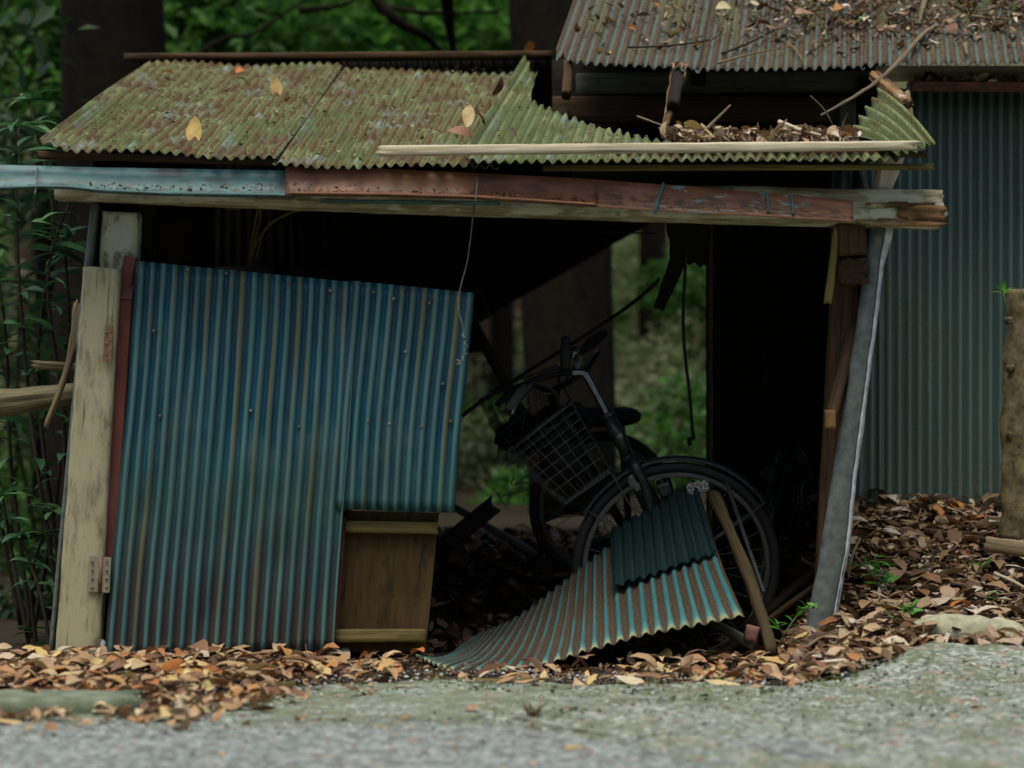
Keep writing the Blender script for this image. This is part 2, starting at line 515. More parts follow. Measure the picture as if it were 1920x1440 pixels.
M['trim_red'] = m_plain("red_brown_trim", (.085, .022, .016), (.14, .042, .032), .5, 0, 8)
M['galv'] = m_plain("galvanised_steel", (.062, .076, .069), (.15, .175, .16), .6, 0, 30, .4)
M['glint_edge'] = m_plain("zinc_edge_sky_glint", (.34, .38, .38), (.74, .78, .78), .45, .1, 30, .2)  # near-white colour stands in for sky reflected along the edge
M['rusty'] = m_plain("rusty_iron", (.10, .035, .012), (.22, .16, .09), .7, 0, 90)
M['hinge'] = m_plain("dull_hinge_steel", (.20, .19, .13), (.32, .30, .21), .5, .2, 60)
M['wire'] = m_plain("grey_wire", (.07, .075, .065), (.18, .19, .175), .5, .3, 80)
M['black'] = m_plain("black_bicycle_paint", (.006, .007, .007), (.018, .02, .02), .35, 0, 40, .1)
M['frame'] = m_plain("dark_green_frame_paint", (.012, .017, .016), (.03, .038, .036), .3, .2, 30, .1)
M['rubber'] = m_plain("tyre_rubber", (.008, .008, .008), (.02, .019, .018), .75, 0, 60)
M['chrome'] = m_plain("tarnished_chrome", (.12, .125, .125), (.26, .27, .265), .22, .9, 40, .1)
M['rim'] = m_plain("dull_rim_alloy", (.07, .07, .06), (.13, .13, .11), .5, .4, 40)
M['basketwire'] = m_plain("basket_wire", (.045, .045, .04), (.12, .12, .11), .45, .5, 50)
M['rag'] = m_plain("black_rag", (.004, .004, .004), (.012, .011, .01), .9, 0, 80, .8)
M['strap'] = m_plain("dark_strap", (.012, .012, .012), (.03, .03, .028), .7, 0, 40)
M['brick'] = m_plain("broken_brick", (.14, .06, .05), (.24, .13, .10), .9, 0, 60, .6)
M['stone'] = m_plain("pale_mossy_stone", (.15, .16, .09), (.42, .41, .28), .9, 0, 22, .8)
M['rubble'] = m_plain("lichen_rubble", (.12, .13, .09), (.42, .43, .34), .95, 0, 55, 1.)
M['kerb'] = m_plain("mossy_kerb", (.05, .068, .038), (.20, .235, .16), .9, 0, 16, .8)
M['barkbg'] = m_plain("dark_tree_bark", (.005, .004, .0025), (.018, .014, .009), .95, 0, 14, 1., .08)
M['barkred'] = m_plain("red_cedar_bark", (.05, .028, .018), (.14, .085, .055), .9, 0, 10, 1.)
M['barktrunk'] = m_plain("olive_bark", (.03, .024, .010), (.20, .165, .08), .95, 0, 34, 1.)
M['plastic_white'] = m_plain("dirty_white_plastic", (.35, .38, .38), (.6, .62, .62), .5, 0, 30)
M['sticker'] = None
b = NB("torn_sticker_print", .6); k = b.mask(b.noise(b.pos(), 190, 2), .48, .52)
M['sticker'] = b.col(b.mix(k, (.008, .008, .008), (.34, .34, .32))).m
M['letter'] = m_plain("worn_fork_lettering", (.003, .003, .003), (.008, .008, .008), .6, 0, 60)
M['badge'] = m_plain("worn_head_badge", (.07, .065, .055), (.22, .20, .17), .4, .4, 90)

LEAFCOL = {
    'tan': (( .0, (.30, .20, .11)), (.5, (.42, .30, .18)), (1., (.52, .42, .29))),
    'brown': ((.0, (.10, .045, .02)), (.5, (.20, .095, .045)), (1., (.31, .17, .09))),
    'yellow': ((.0, (.48, .33, .10)), (.5, (.55, .41, .16)), (1., (.50, .42, .22))),
    'orange': ((.0, (.36, .12, .025)), (.5, (.48, .19, .04)), (1., (.42, .22, .07))),
    'pink': ((.0, (.30, .19, .12)), (.5, (.42, .29, .20)), (1., (.50, .39, .29))),
    'green': ((.0, (.03, .11, .02)), (.5, (.06, .17, .03)), (1., (.10, .22, .05))),
}
for k_, st in LEAFCOL.items(): M['leaf_' + k_] = m_leaf("fallen_leaf_" + k_, st, .12)
M['litter_front'] = m_leaf("leaf_litter_front", ((0, (.07, .035, .018)), (.2, (.18, .09, .045)), (.4, (.34, .21, .11)), (.6, (.46, .34, .19)), (.78, (.34, .13, .04)), (.9, (.58, .44, .20)), (1, (.52, .45, .32))), .1, .6, True)
M['litter_slope'] = m_leaf("leaf_litter_slope", ((0, (.05, .028, .015)), (.2, (.13, .075, .038)), (.42, (.24, .165, .085)), (.62, (.36, .285, .165)), (.76, (.22, .10, .035)), (.86, (.46, .38, .27)), (1, (.56, .50, .40))), .1, .55, True)
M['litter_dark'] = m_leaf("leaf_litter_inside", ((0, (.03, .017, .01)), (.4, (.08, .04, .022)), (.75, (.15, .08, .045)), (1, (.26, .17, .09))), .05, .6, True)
G = lambda nm, a, b_, c, tr=.3: m_leaf(nm, ((0, a), (.5, b_), (1, c)), tr, .45, True)
M['fol_dark'] = G("dark_foliage", (.010, .030, .010), (.022, .062, .018), (.045, .10, .028))
M['fol_mid'] = G("mid_foliage", (.03, .10, .016), (.075, .20, .03), (.15, .32, .06), .5)
M['fol_pale'] = G("pale_foliage", (.14, .17, .07), (.28, .31, .15), (.48, .48, .31), .5)
M['shrubleaf'] = m_leaf("shrub_leaf", ((0, (.022, .075, .030)), (.5, (.045, .13, .050)), (1, (.085, .19, .07))), .25, .55)
M['sprout'] = m_leaf("sprout_leaf", ((0, (.05, .20, .02)), (.5, (.08, .28, .03)), (1, (.14, .34, .06))), .35, .4)
M['stemgreen'] = m_plain("sprout_stem", (.07, .10, .03), (.13, .15, .06), .6)
M['straw'] = m_plain("dry_straw", (.11, .075, .028), (.20, .14, .06), .7)
M['proplog'] = m_wood("mossy_prop_wood", (.085, .062, .028), (.028, .020, .010), (.02, .02, .008), .6)
M['fol_bright'] = G("bright_foliage", (.05, .15, .02), (.11, .29, .04), (.24, .44, .09), .6)
M['stones'] = m_leaf("loose_gravel", ((0, (.05, .055, .05)), (.4, (.16, .17, .155)), (.75, (.33, .34, .31)), (1, (.6, .61, .58))), 0, .9, True)
M['twiglet'] = m_leaf("twig_litter", ((0, (.05, .034, .02)), (.5, (.14, .10, .06)), (1, (.32, .25, .16))), 0, .8, True)
M['lichen'] = m_leaf("lichen_flakes", ((0, (.06, .065, .025)), (.3, (.14, .15, .06)), (.55, (.26, .28, .15)), (.75, (.13, .07, .03)), (1, (.42, .44, .32))), 0, .9, True)
M['moss'] = m_leaf("moss_tufts", ((0, (.04, .07, .015)), (.5, (.09, .13, .04)), (1, (.18, .21, .09))), .1, .9, True)
# ------------------------------------------------------------------ the setting: ground, road, apron, kerb
def ground_z(x, y):
    sR = sstep(.72, 1.12, x) * (1 - .9 * sstep(2.2, 4.5, y))
    right = pl([-9, -1.3, -.4, .2, 1.3, 3.0, 9], [0, 0, .06, .15, .40, .50, .55], y)
    inside = .20 * sstep(.3, 1.6, y)
    left_out = sstep(-1.35, -1.7, x)
    inside = lerp(inside, -.10 * sstep(.2, 1.5, y), left_out)
    z = lerp(inside, right, sR)
    z -= .11 * math.exp(-((x - .52) / .30) ** 2 - ((y - .45) / .30) ** 2)
    z += max(0, y - 8) * .22 + max(0, y - 14) * .06
    z += max(0, -y - 14) * .25
    if y > -.9: z += .012 * nz(x * 5, y * 5) * sstep(-.9, -.5, y) + .10 * nz(x * .4, y * .4, 3) * sstep(2.5, 6, y)
    return z

def axis(fine_lo, fine_hi, step, lo, hi, grow=1.22):
    a = list(np.arange(fine_lo, fine_hi + 1e-6, step))
    s = step; q = a[-1]
    while q < hi: s *= grow; q += s; a.append(q)
    s = step; q = a[0]
    while q > lo: s *= grow; q -= s; a.insert(0, q)
    return a
gx, gy = axis(-1.8, 2.0, .04, -70, 70), axis(-1.6, 2.6, .04, -40, 90)
gv = [(x, y, ground_z(x, y)) for x in gx for y in gy]
ny = len(gy)
gf = [(i * ny + j, (i + 1) * ny + j, (i + 1) * ny + j + 1, i * ny + j + 1) for i in range(len(gx) - 1) for j in range(ny - 1)]
b = NB("forest_soil", .95, 0, .1)
n1, n2 = b.noise(b.pos(), 3, 6), b.noise(b.pos(), 60, 5, .7)
c = b.mix(n2, (.018, .014, .009), (.055, .046, .028))
far = b.mask(b.sep(b.pos())[1], 7.5, 10)
c = b.mix(far, c, b.ramp(b.noise(b.pos(), 1.6, 6, .7), (.35, (.045, .035, .02)), (.48, (.11, .085, .05)), (.58, (.06, .095, .03)), (.72, (.22, .19, .12))))
b.col(c); b.bump(n2, 1., .02)
tag(mesh_obj("ground", gv, gf, b.m), kind="structure")

# road: worn asphalt, mossier towards its edge
def road_edge(x):
    return pl([-60, -3, -1.23, -.85, -.6, -.2, .3, .9, 1.6, 60], [-1.75, -1.7, -1.5, -1.2, -.80, -.66, -.72, -.78, -.62, -.62], x) + .05 * nz(x * 7) + .03 * nz(x * 19) + .015 * nz(x * 43)
rx = axis(-1.6, 1.8, .03, -60, 60)
rt = list(np.linspace(0, 1, 60) ** 1.7)
rv, rf = [], []
for x in rx:
    e = road_edge(x)
    for t in rt:
        y = lerp(e, -13.0, t)
        z = .012 * sstep(e + .0, e - .05, y) - .004 + .006 * nz(x * 2.2, y * 2.2) + .003 * nz(x * 14, y * 14)
        rv.append((x, y, max(z, -.006) + .004))
nr = len(rt)
for i in range(len(rx) - 1):
    for j in range(nr - 1):
        rf.append((i * nr + j, i * nr + j + 1, (i + 1) * nr + j + 1, (i + 1) * nr + j))
def m_road(name, mossy):
    b = NB(name, .9, 0, .2)
    p = b.pos(); s = b.sep(p)
    agg = b.vor(p, 75, "Color"); aggv = b.sep(agg)[0]
    fine = b.noise(p, 160, 4, .7); mid = b.noise(p, 9, 5, .6); big = b.noise(p, 2.2, 4)
    asp = b.ramp(b.math('ADD', b.math('MULTIPLY', aggv, .6), b.math('MULTIPLY', fine, .4)), (.2, (.10, .105, .105)), (.5, (.18, .21, .195)), (.8, (.42, .465, .435)))
    con = b.ramp(b.math('ADD', b.math('MULTIPLY', fine, .55), b.math('MULTIPLY', aggv, .42)), (.3, (.115, .145, .11)), (.5, (.235, .28, .222)), (.72, (.42, .47, .40)))
    moss = b.ramp(fine, (.35, (.085, .105, .058)), (.65, (.23, .26, .165)))
    f = b.math('ADD', b.math('MULTIPLY', mid, .7), b.math('MULTIPLY', big, .5))
    if mossy:
        c = b.mix(b.mask(f, .52, .74), con, moss)
        c = b.mix(b.math('MULTIPLY', b.mask(aggv, .8, .95), .6), c, (.5, .5, .47)); c = b.mix(b.math('MULTIPLY', b.mask(aggv, .2, .08), .5), c, (.10, .11, .09))
    else:
        near = b.mask(b.math('ADD', s[1], b.math('MULTIPLY', mid, .5)), -1.55, -1.15)
        c = b.mix(near, asp, b.mix(b.mask(f, .45, .7), con, moss))
    c = b.mix(b.math('MULTIPLY', b.mask(b.noise(p, 26, 4, .7), .62, .72), .7), c, (.075, .06, .04))
    st_ = b.sep(b.vor(p, 38, "Color"))
    c = b.mix(b.math('MULTIPLY', b.mask(st_[0], .86, .92), .4), c, (.5, .53, .48)); c = b.mix(b.math('MULTIPLY', b.mask(st_[1], .86, .92), .4), c, (.075, .09, .075)); c = b.mix(b.math('MULTIPLY', b.mask(st_[2], .93, .96), .5), c, (.34, .2, .13))
    b.col(c)
    return b.bump(b.math('ADD', fine, b.math('MULTIPLY', aggv, .6)), 1., .006).m
tag(mesh_obj("road", rv, rf, m_road("worn_asphalt", False)), kind="structure")

# concrete apron rising to the right, its broken edge a little proud of the road
av, af = [], []
ax_ = list(np.linspace(-.12, 3.2, 260)); at_ = list(np.linspace(0, 1, 50))
def apron_back(x): return pl([-.12, -.05, .15, .62, 1.02, 1.13, 1.3, 1.6, 3.2], [-1.6, -1.46, -1.32, -.95, -.60, -.42, -.40, -.52, -.6], x) + .045 * nz(x * 7, 4) + .03 * nz(x * 19, 8) + .015 * nz(x * 47, 8)
def apron_front(x): return pl([-.12, 0, .26, .5, .8, 3.2], [-1.5, -1.62, -2.05, -2.6, -3.4, -5.0], x) + .03 * nz(x * 8, 2)
for x in ax_:
    b0, f0 = apron_back(x), min(apron_front(x), apron_back(x) - .01)
    for t in at_:
        y = lerp(b0, f0, t)
        rise = max(ground_z(x, y), 0) + .02 * sstep(1.0, 1.15, x) * sstep(-.75, -.45, y)
        edge = min(1, min(t, 1 - t) * 22)
        av.append((x, y, rise + .006 + .009 * edge + .009 * nz(x * 12, y * 12) + .008 * nz(x * 4, y * 4, 2) + .004 * nz(x * 33, y * 33)))
na = len(at_)
for i in range(len(ax_) - 1):
    for j in range(na - 1): af.append((i * na + j, i * na + j + 1, (i + 1) * na + j + 1, (i + 1) * na + j))
ap = tag(mesh_obj("concrete_apron", av, af, m_road("mossy_concrete", True)), kind="structure")
solid(ap, .05, -1)

plank("kerb_stone", (-3.4, -1.36, -.004), (-.96, -1.33, .0), .20, .10, M['kerb'], None, (0, 1, 0), 50, .05, .02, .05, .012, 4)
tag(bpy.data.objects["kerb_stone"], "low mossy concrete kerb stone half buried in leaves at the road edge", "kerb")

# ------------------------------------------------------------------ the collapsed shed
SHED = empty("collapsed_shed", (-.3, 0, 0), "collapsed wooden shed clad in blue and lichen covered corrugated tin", "shed")
S = SHED
# left corner posts, trim
plank("corner_post", P(147, 1248, 0.0), P(194, 505, 0.02), .132, .10, M['post'], S, (1, 0, 0), 60, .035, 0, .006, .008, 5, w1=.11)
plank("corner_post", P(222, 560, .09), P(229, 401, .10), .112, .09, M['post_worn'], S, (1, 0, 0), 20, .03, 0, .006, .006, 4)
plank("rear_post", P(262, 500, .22), P(262, 330, .22), .10, .05, M['darkwood'], S, (1, 0, 0), 8, .03)
plank("side_strip", P(152, 660, .06), P(182, 385, .09), .02, .12, M['galv'], S, (1, 0, 0), 12, .05)
plank("side_strip", P(97, 1244, .05), P(161, 560, .06), .012, .10, M['galv'], S, (1, 0, 0), 12, .04)
plank("door_trim", P(233, 545, .03), P(246, 481, .03), .04, .03, M['trim_red'], S, (1, 0, 0), 4)
plank("door_trim", P(203, 1045, .0), P(237, 548, .022), .05, .03, M['trim_red'], S, (1, 0, 0), 12, w1=.045)
plank("door_trim", P(236, 562, .005), P(240, 534, .028), .042, .012, M['trim_red'], S, (1, 0, 0), 3)

# door: wooden frame behind two blue sheets, brown lower panel
door = plank("door", P(228, 700, .035), P(848, 745, .035), .05, .035, M['brownwood'], S, (0, 0, 1), 20, .02)
plank("frame_stile", P(222, 1180, .035), P(262, 500, .035), .05, .03, M['brownwood'], door, (1, 0, 0), 20, .02)
plank("frame_stile", P(640, 1215, .055), P(650, 540, .055), .05, .03, M['brownwood'], door, (1, 0, 0), 20, .02)
DENTS = ((.28, .22, .05, .010), (.55, .48, .06, -.010), (.12, .62, .05, .009), (.75, .75, .07, .012), (.42, .9, .05, .010), (.85, .3, .05, -.008))
def dent(u, v): return sum(a * math.exp(-((u - x) / (r * .8)) ** 2 - ((v - y) / r) ** 2) for x, y, r, a in DENTS)
def blue_warp(u, v): return Vector((.004 * math.sin(v * 5) + .003 * nz(u * 9, v * 4), -.006 * math.sin(v * 3.1) - .01 * u * (1 - v) + dent(u, v) + .005 * nz(u * 7, v * 6, 4), .0))
sheet("corrugated_sheet", P(255, 489, -.01), P(670, 530, -.012), P(628, 1222, -.035), P(197, 1240, -.03), 19.5, M['blue'], door, .0072, 26, 10,
      warp=blue_warp, bot=lambda u: 1 + .004 * nz(u * 9), phase=.5, seed=1)
def blue_warp2(u, v): return Vector((.003 * math.sin(v * 6 + 1), -.006 * math.sin(v * 3) + .02 * max(0, u - .93) / .07 * (.5 + .5 * math.sin(v * 8)), .0))
sheet("corrugated_sheet", P(656, 526, -.028), P(888, 549, -.03), P(851, 962, -.035), P(625, 955, -.035), 11, M['blue_short'], door, .0072, 20, 10,
      warp=blue_warp2, bot=lambda u: 1 + .006 * nz(u * 7, 3), phase=.4, seed=2)
def quad_board(name, tl, tr, br, bl, t, mat, parent, seed=0.0):
    nrm = (tr - tl).cross(bl - tl).normalized()
    if nrm.y > 0: nrm = -nrm
    L, W = (bl - tl).length, (tr - tl).length
    vs_, uv, fs = [], [], []
    nn = 8
    for k_ in (0, 1):
        for i in range(nn + 1):
            for j in range(nn + 1):
                u, v = i / nn, j / nn
                p = tl * (1 - u) * (1 - v) + tr * u * (1 - v) + br * u * v + bl * (1 - u) * v
                vs_.append(p - nrm * (t * k_) + nrm * .002 * nz(u * 3 + seed, v * 3)); uv.append((v * L, u * W + seed))
    q = nn + 1
    for i in range(nn):
        for j in range(nn):
            a = i * q + j; fs.append((a, a + 1, a + q + 1, a + q)); a += q * q; fs.append((a, a + q, a + q + 1, a + 1))
    rim = [i * q for i in range(q)] + [nn * q + j for j in range(1, q)] + [i * q + nn for i in range(nn - 1, -1, -1)] + [j for j in range(nn - 1, 0, -1)]
    for a, c_ in zip(rim, rim[1:] + rim[:1]): fs.append((a, c_, c_ + q * q, a + q * q))
    return mesh_obj(name, vs_, fs, mat, parent, uv, smooth=False)
for q, (nx, ny_) in enumerate(((352, 505), (424, 512), (540, 532), (620, 545), (288, 620), (300, 780), (470, 770), (560, 800), (640, 780), (430, 905), (610, 880), (700, 548), (738, 560), (805, 568), (690, 790), (730, 795), (790, 800), (845, 790), (760, 660), (830, 720))):
    c0 = P(nx, ny_, -.046 if nx > 650 else -.034)
    tube("nail", [c0 + Vector((0, .014, 0)), c0, c0 + Vector((0, -.003, 0))], [.0035, .0046, .002], M['rusty' if q % 3 else 'hinge'], door, 8, raw=True)
quad_board("lower_panel", P(650, 958, .03), P(823, 962, .03), P(798, 1222, .03), P(630, 1222, .03), .02, M['panelwood'], door)
plank("rail", P(649, 987, .012), P(820, 990, .012), .036, .03, M['railwood'], door, (0, 0, 1), 12, .03, .003, .003)
plank("rail", P(628, 1192, .005), P(797, 1192, .005), .038, .035, M['railwood'], door, (0, 0, 1), 12, .03, .003, .003)
plank("edge_strip", P(646, 970, .016), P(630, 1180, .016), .010, .02, M['trim_red'], door, (1, 0, 0), 6)
for (hx, hy, hw, hh, mt) in ((203, 645, 16, 70, 'rusty'), (186, 1077, 42, 66, 'hinge')):
    h = plank("hinge", P(hx - 2, hy + hh / 2, -.055), P(hx + 2, hy - hh / 2, -.052), hw * .0016, .006, M[mt], door, (1, 0, 0), 4, 0, 0, 0, .001, 1)
    if hw > 20:
        tube("pin", [P(hx + 1, hy + hh / 2 + 2, -.060), P(hx + 3, hy - hh / 2 - 1, -.058)], .006, M['rusty'], h, 10, raw=True)
        for q in range(4):
            for sx in (-13, 14):
                c0 = P(hx + sx, hy - 24 + q * 16, -.0585)
                tube("screw", [c0, c0 + Vector((0, -.003, 0))], .0042, M['rusty'], h, 8, raw=True)
    else:
        for q in range(3):
            c0 = P(hx - 3, hy - 22 + q * 21, -.0555)
            tube("screw", [c0, c0 + Vector((0, -.003, 0))], .0042, M['rusty'], h, 8, raw=True)

# lower roof
def warp_a(u, v):
    return Vector((0, 0, .03 * max(0, .14 - u) / .14 * v + .006 * math.sin(u * 9 + v * 4)))
sheet("roof_sheet", P(283, 116, 2.2), P(645, 119, 2.2), P(517, 296, -.16), P(74, 280, -.15), 21.5, M['roof_a'], S, .0062, 34, 10, warp=warp_a,
      bot=lambda u: 1 + .008 * nz(u * 25, 1), seed=3, phase=.1)
sheet("roof_sheet", P(640, 121, 2.2), P(1010, 128, 2.2), P(935, 306, -.16), P(511, 299, -.17), 21.5, M['roof_a'], S, .0062, 34, 10,
      warp=lambda u, v: Vector((0, 0, -.012 + .006 * math.sin(u * 7 + v * 3))), bot=lambda u: 1 + .008 * nz(u * 25, 5), seed=4, phase=.3)
def c_top(u):
    j = .035 * nz(u * 60, 2) + .02 * nz(u * 140, 5)
    return max(0, pl([0, .018, .035, .06, .085, .10, .16, .25, .35, .45, .55, .7, .9, 1.0],
                  [0, .03, .12, .22, .46, .48, .56, .66, .74, .81, .86, .88, .90, .92], u) + j * sstep(.0, .04, u))
def warp_c(u, v):
    return Vector((0, 0, -.05 * math.sin(math.pi * min(1, max(0, (u - .15) / .75))) * (1 - v) + .022 * math.exp(-((u - .0) / .02) ** 2)))
sheet("roof_sheet", P(985, 116, 2.15), P(1580, 116, 2.15), P(1690, 300, -.20), P(866, 303, -.19), 41, M['roof_c'], S, .0062, 26, 10, top=c_top, warp=warp_c,
      bot=lambda u: 1 + .012 * nz(u * 45, 5), seed=5)
# torn corner of the roof, bent over at the right end
def warp_d(u, v): return Vector((0, -.02 * math.sin(math.pi * v), .012 * math.sin(math.pi * v) - .02 * u * v))
sheet("roof_corner_piece", P(1590, 260, .12), P(1650, 166, .42), P(1756, 258, -.12), P(1676, 290, -.22), 5.2, M['roof_c'], S, .010, 16, 10,
      warp=warp_d, top=lambda u: .05 * nz(u * 11, 4), bot=lambda u: 1 + .05 * nz(u * 9, 7), seed=6)
plank("ridge_cap", P(238, 109, 2.22), P(1034, 104, 2.16), .022, .12, M['brownwood'], S, (0, 0, 1), 40, .05, .004, .004)
plank("eave_fascia", P(76, 291, -.07), P(520, 303, -.08), .022, .05, M['brownwood'], S, (0, 0, 1), 24, .06, .01, .01)
plank("eave_batten", P(720, 283, -.215), P(1708, 273, -.23), .030, .035, M['batten'], S, (0, 0, 1), 50, .10, .02, .04, .004, 3, w1=.026)
plank("purlin", P(1150, 290, -.05), P(1733, 287, -.07), .024, .035, M['brownwood'], S, (0, 0, 1), 30, .06, 0, .01)
plank("purlin", P(1020, 315, -.03), P(1746, 313, -.05), .018, .03, M['railwood'], S, (0, 0, 1), 30, .08, .01, .012)
for px in (330, 560, 800, 1060):     # rafters under the sheets
    plank("rafter", P(px, 326, .05), P(px * .78 + 225, 160, 2.12), .045, .04, M['darkwood'], S, (0, 0, 1), 10, .03)

# lintel: weathered beam, rolled forward, rotten at the right end
ln = plank("lintel_beam", P(108, 345, .03), P(1758, 394, .02), .098, .095, M['beam'], S, (0, 0, 1), 60, .05, .004, .02, .006, 5, w1=.10, twist=-.22,
      bend=lambda f: Vector((0, 0, -.006 * math.sin(f * 3.1))))
for q in range(9):
    xx = 1640 + rng.random() * 95; yy = 378 + rng.random() * 42
    a_ = P(xx, yy, -.028); c_ = P(xx + rng.uniform(18, 34), yy + rng.uniform(-3, 4), -.035)
    plank("splinter", a_, c_, .010, .010, M['rot'], ln, (0, 0, 1), 4, .3, .006, .012, .002, 2)
plank("rotten_core", P(1630, 385, -.026), P(1748, 384, -.032), .012, .02, M['rot'], ln, (0, 0, 1), 14, .6, .02, .02, .004, 5)
plank("rotten_core", P(1610, 416, -.030), P(1760, 421, -.036), .014, .02, M['rot'], ln, (0, 0, 1), 14, .5, .02, .03, .004, 5)
plank("rotten_core", P(1690, 396, -.022), P(1763, 402, -.03), .045, .03, M['rot'], ln, (0, 0, 1), 14, .4, .02, .02, .004, 5)

# gutters
def gutter(name, back, lip, mat, parent, depth=.09, prof=None, y0=-.13, thick=.0025):
    """open channel seen from the front: back(t) and lip(t) give photo points of its rear edge and front lip"""
    prof = prof or [(0, 0), (.02, .35), (.10, .68), (.30, .92), (.55, 1.03), (.8, 1.05), (1.0, 1.0), (1.03, .94), (.98, .92)]
    n = 60; vs_, uv, fs = [], [], []
    L = 0; prev = None
    for i in range(n + 1):
        t = i / n
        bx, by = back(t); lx, ly = lip(t)
        if prev: L += (bx - prev) * .00158
        prev = bx
        for q, (dy, dz) in enumerate(prof):
            vs_.append(P(lerp(bx, lx, dz), lerp(by, ly, dz), y0 - depth * dy)); uv.append((L, q / (len(prof) - 1)))
    m = len(prof)
    for i in range(n):
        for q in range(m - 1): fs.append((i * m + q, i * m + q + 1, (i + 1) * m + q + 1, (i + 1) * m + q))
    return solid(mesh_obj(name, vs_, fs, mat, parent, uv), thick)
gutter("gutter", lambda t: (lerp(-60, 552, t), pl([-60, 0, 190, 552], [308, 309, 314, 320], lerp(-60, 552, t))),
       lambda t: (lerp(-60, 552, t), pl([-60, 0, 80, 130, 190, 300, 400, 552], [356, 354, 351, 352, 359, 364, 366, 368], lerp(-60, 552, t))), M['gut_blue'], S)
gb = lambda x: pl([535, 720, 900, 1080, 1230, 1420, 1600], [312, 316, 325, 334, 345, 360, 376], x)
gl = lambda x: pl([535, 720, 900, 1080, 1230, 1420, 1600], [364, 366, 371, 383, 394, 403, 414], x)
gut2 = gutter("gutter", lambda t: (lerp(535, 1118, t), gb(lerp(535, 1118, t))), lambda t: (lerp(535, 1118, t), gl(lerp(535, 1118, t))), M['gut_red'], S, y0=-.138)
gut3 = gutter("gutter", lambda t: (lerp(1118, 1600, t), gb(lerp(1118, 1600, t))), lambda t: (lerp(1118, 1600, t), gl(lerp(1118, 1600, t)) + 2), M['gut_red'], S, y0=-.138,
       prof=[(0, 0), (.02, .35), (.10, .68), (.26, .9), (.34, 1.0)])
for u in gut3.data.uv_layers[0].data: u.uv.x += 583 * .00158
plank("gutter_strip", P(600, 377, -.15), P(938, 381, -.15), .010, .04, M['gut_blue'], S, (0, 0, 1), 10)
for bx in (66, 892):
    tube("gutter_tie", [P(bx + 4, gb(bx) + 2 if bx > 500 else 312, -.135), P(bx + 3, 340, -.19), P(bx, 362 if bx < 500 else 372, -.235), P(bx - 2, 372 if bx < 500 else 386, -.21)], .0022, M['wire'], S, 6)
tube("gutter_tie", [P(1244, 343, -.142), P(1238, 362, -.152), P(1230, 385, -.172), P(1229, 402, -.172)], .0045, M['gut_blue'], S, 6)
tube("gutter_tie", [P(1437, 362, -.142), P(1440, 380, -.148), P(1440, 398, -.168)], .004, M['gut_blue'], S, 6)
tube("gutter_tie", [P(1484, 366, -.142), P(1486, 384, -.148), P(1487, 402, -.168)], .0045, M['gut_blue'], S, 6)

# inside: collapsed rear slope of the roof with its timbers
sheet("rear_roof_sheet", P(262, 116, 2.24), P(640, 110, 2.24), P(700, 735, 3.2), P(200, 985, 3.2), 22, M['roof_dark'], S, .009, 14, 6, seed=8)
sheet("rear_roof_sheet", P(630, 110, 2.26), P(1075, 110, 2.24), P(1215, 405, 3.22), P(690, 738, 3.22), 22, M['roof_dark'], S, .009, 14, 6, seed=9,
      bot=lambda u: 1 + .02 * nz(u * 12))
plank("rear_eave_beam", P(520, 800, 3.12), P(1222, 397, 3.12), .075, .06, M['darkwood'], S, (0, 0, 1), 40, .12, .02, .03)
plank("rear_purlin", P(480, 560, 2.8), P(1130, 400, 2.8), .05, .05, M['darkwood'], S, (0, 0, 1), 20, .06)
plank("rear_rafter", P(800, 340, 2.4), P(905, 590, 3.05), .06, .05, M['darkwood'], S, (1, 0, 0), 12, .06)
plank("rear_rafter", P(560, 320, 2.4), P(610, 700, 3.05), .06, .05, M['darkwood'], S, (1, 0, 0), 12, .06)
plank("fallen_brace", P(887, 606, 1.9), P(992, 800, 1.7), .036, .03, M['darkwood'], S, (1, 0, 0), 12, .05)
plank("brace_block", P(884, 612, 1.88), P(890, 658, 1.88), .06, .05, M['darkwood'], S, (1, 0, 0), 4, .08, .01, .01)
# left wall of upright boards, running back
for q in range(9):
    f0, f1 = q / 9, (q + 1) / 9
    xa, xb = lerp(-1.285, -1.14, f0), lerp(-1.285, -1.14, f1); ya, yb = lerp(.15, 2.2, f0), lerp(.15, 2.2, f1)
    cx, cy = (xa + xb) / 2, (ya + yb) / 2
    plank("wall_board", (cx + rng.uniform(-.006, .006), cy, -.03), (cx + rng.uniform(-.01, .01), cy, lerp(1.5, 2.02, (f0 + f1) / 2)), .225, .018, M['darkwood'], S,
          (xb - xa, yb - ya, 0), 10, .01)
plank("wall_rail", P(296, 462, .9), P(352, 446, 1.3), .13, .03, M['brownwood'], S, (0, 0, 1), 6, .03)
plank("wall_rail", P(272, 420, .5), P(380, 405, 1.9), .05, .03, M['darkwood'], S, (0, 0, 1), 6, .03)
# rear boards behind the door so that the inside stays closed at the left
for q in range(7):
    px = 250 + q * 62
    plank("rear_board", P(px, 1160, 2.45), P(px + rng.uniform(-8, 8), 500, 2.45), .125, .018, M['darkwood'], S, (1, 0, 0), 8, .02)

sheet("light_block_sheet", Vector((.02, 1.42, 1.62)), Vector((1.22, 1.42, 1.62)), Vector((1.10, .03, 1.505)), Vector((-.1, .03, 1.505)), 36, M['roof_dark'], S, .009, 8, 6, seed=31)  # added unseen sheet, keeps sky light through the hollow off the interior
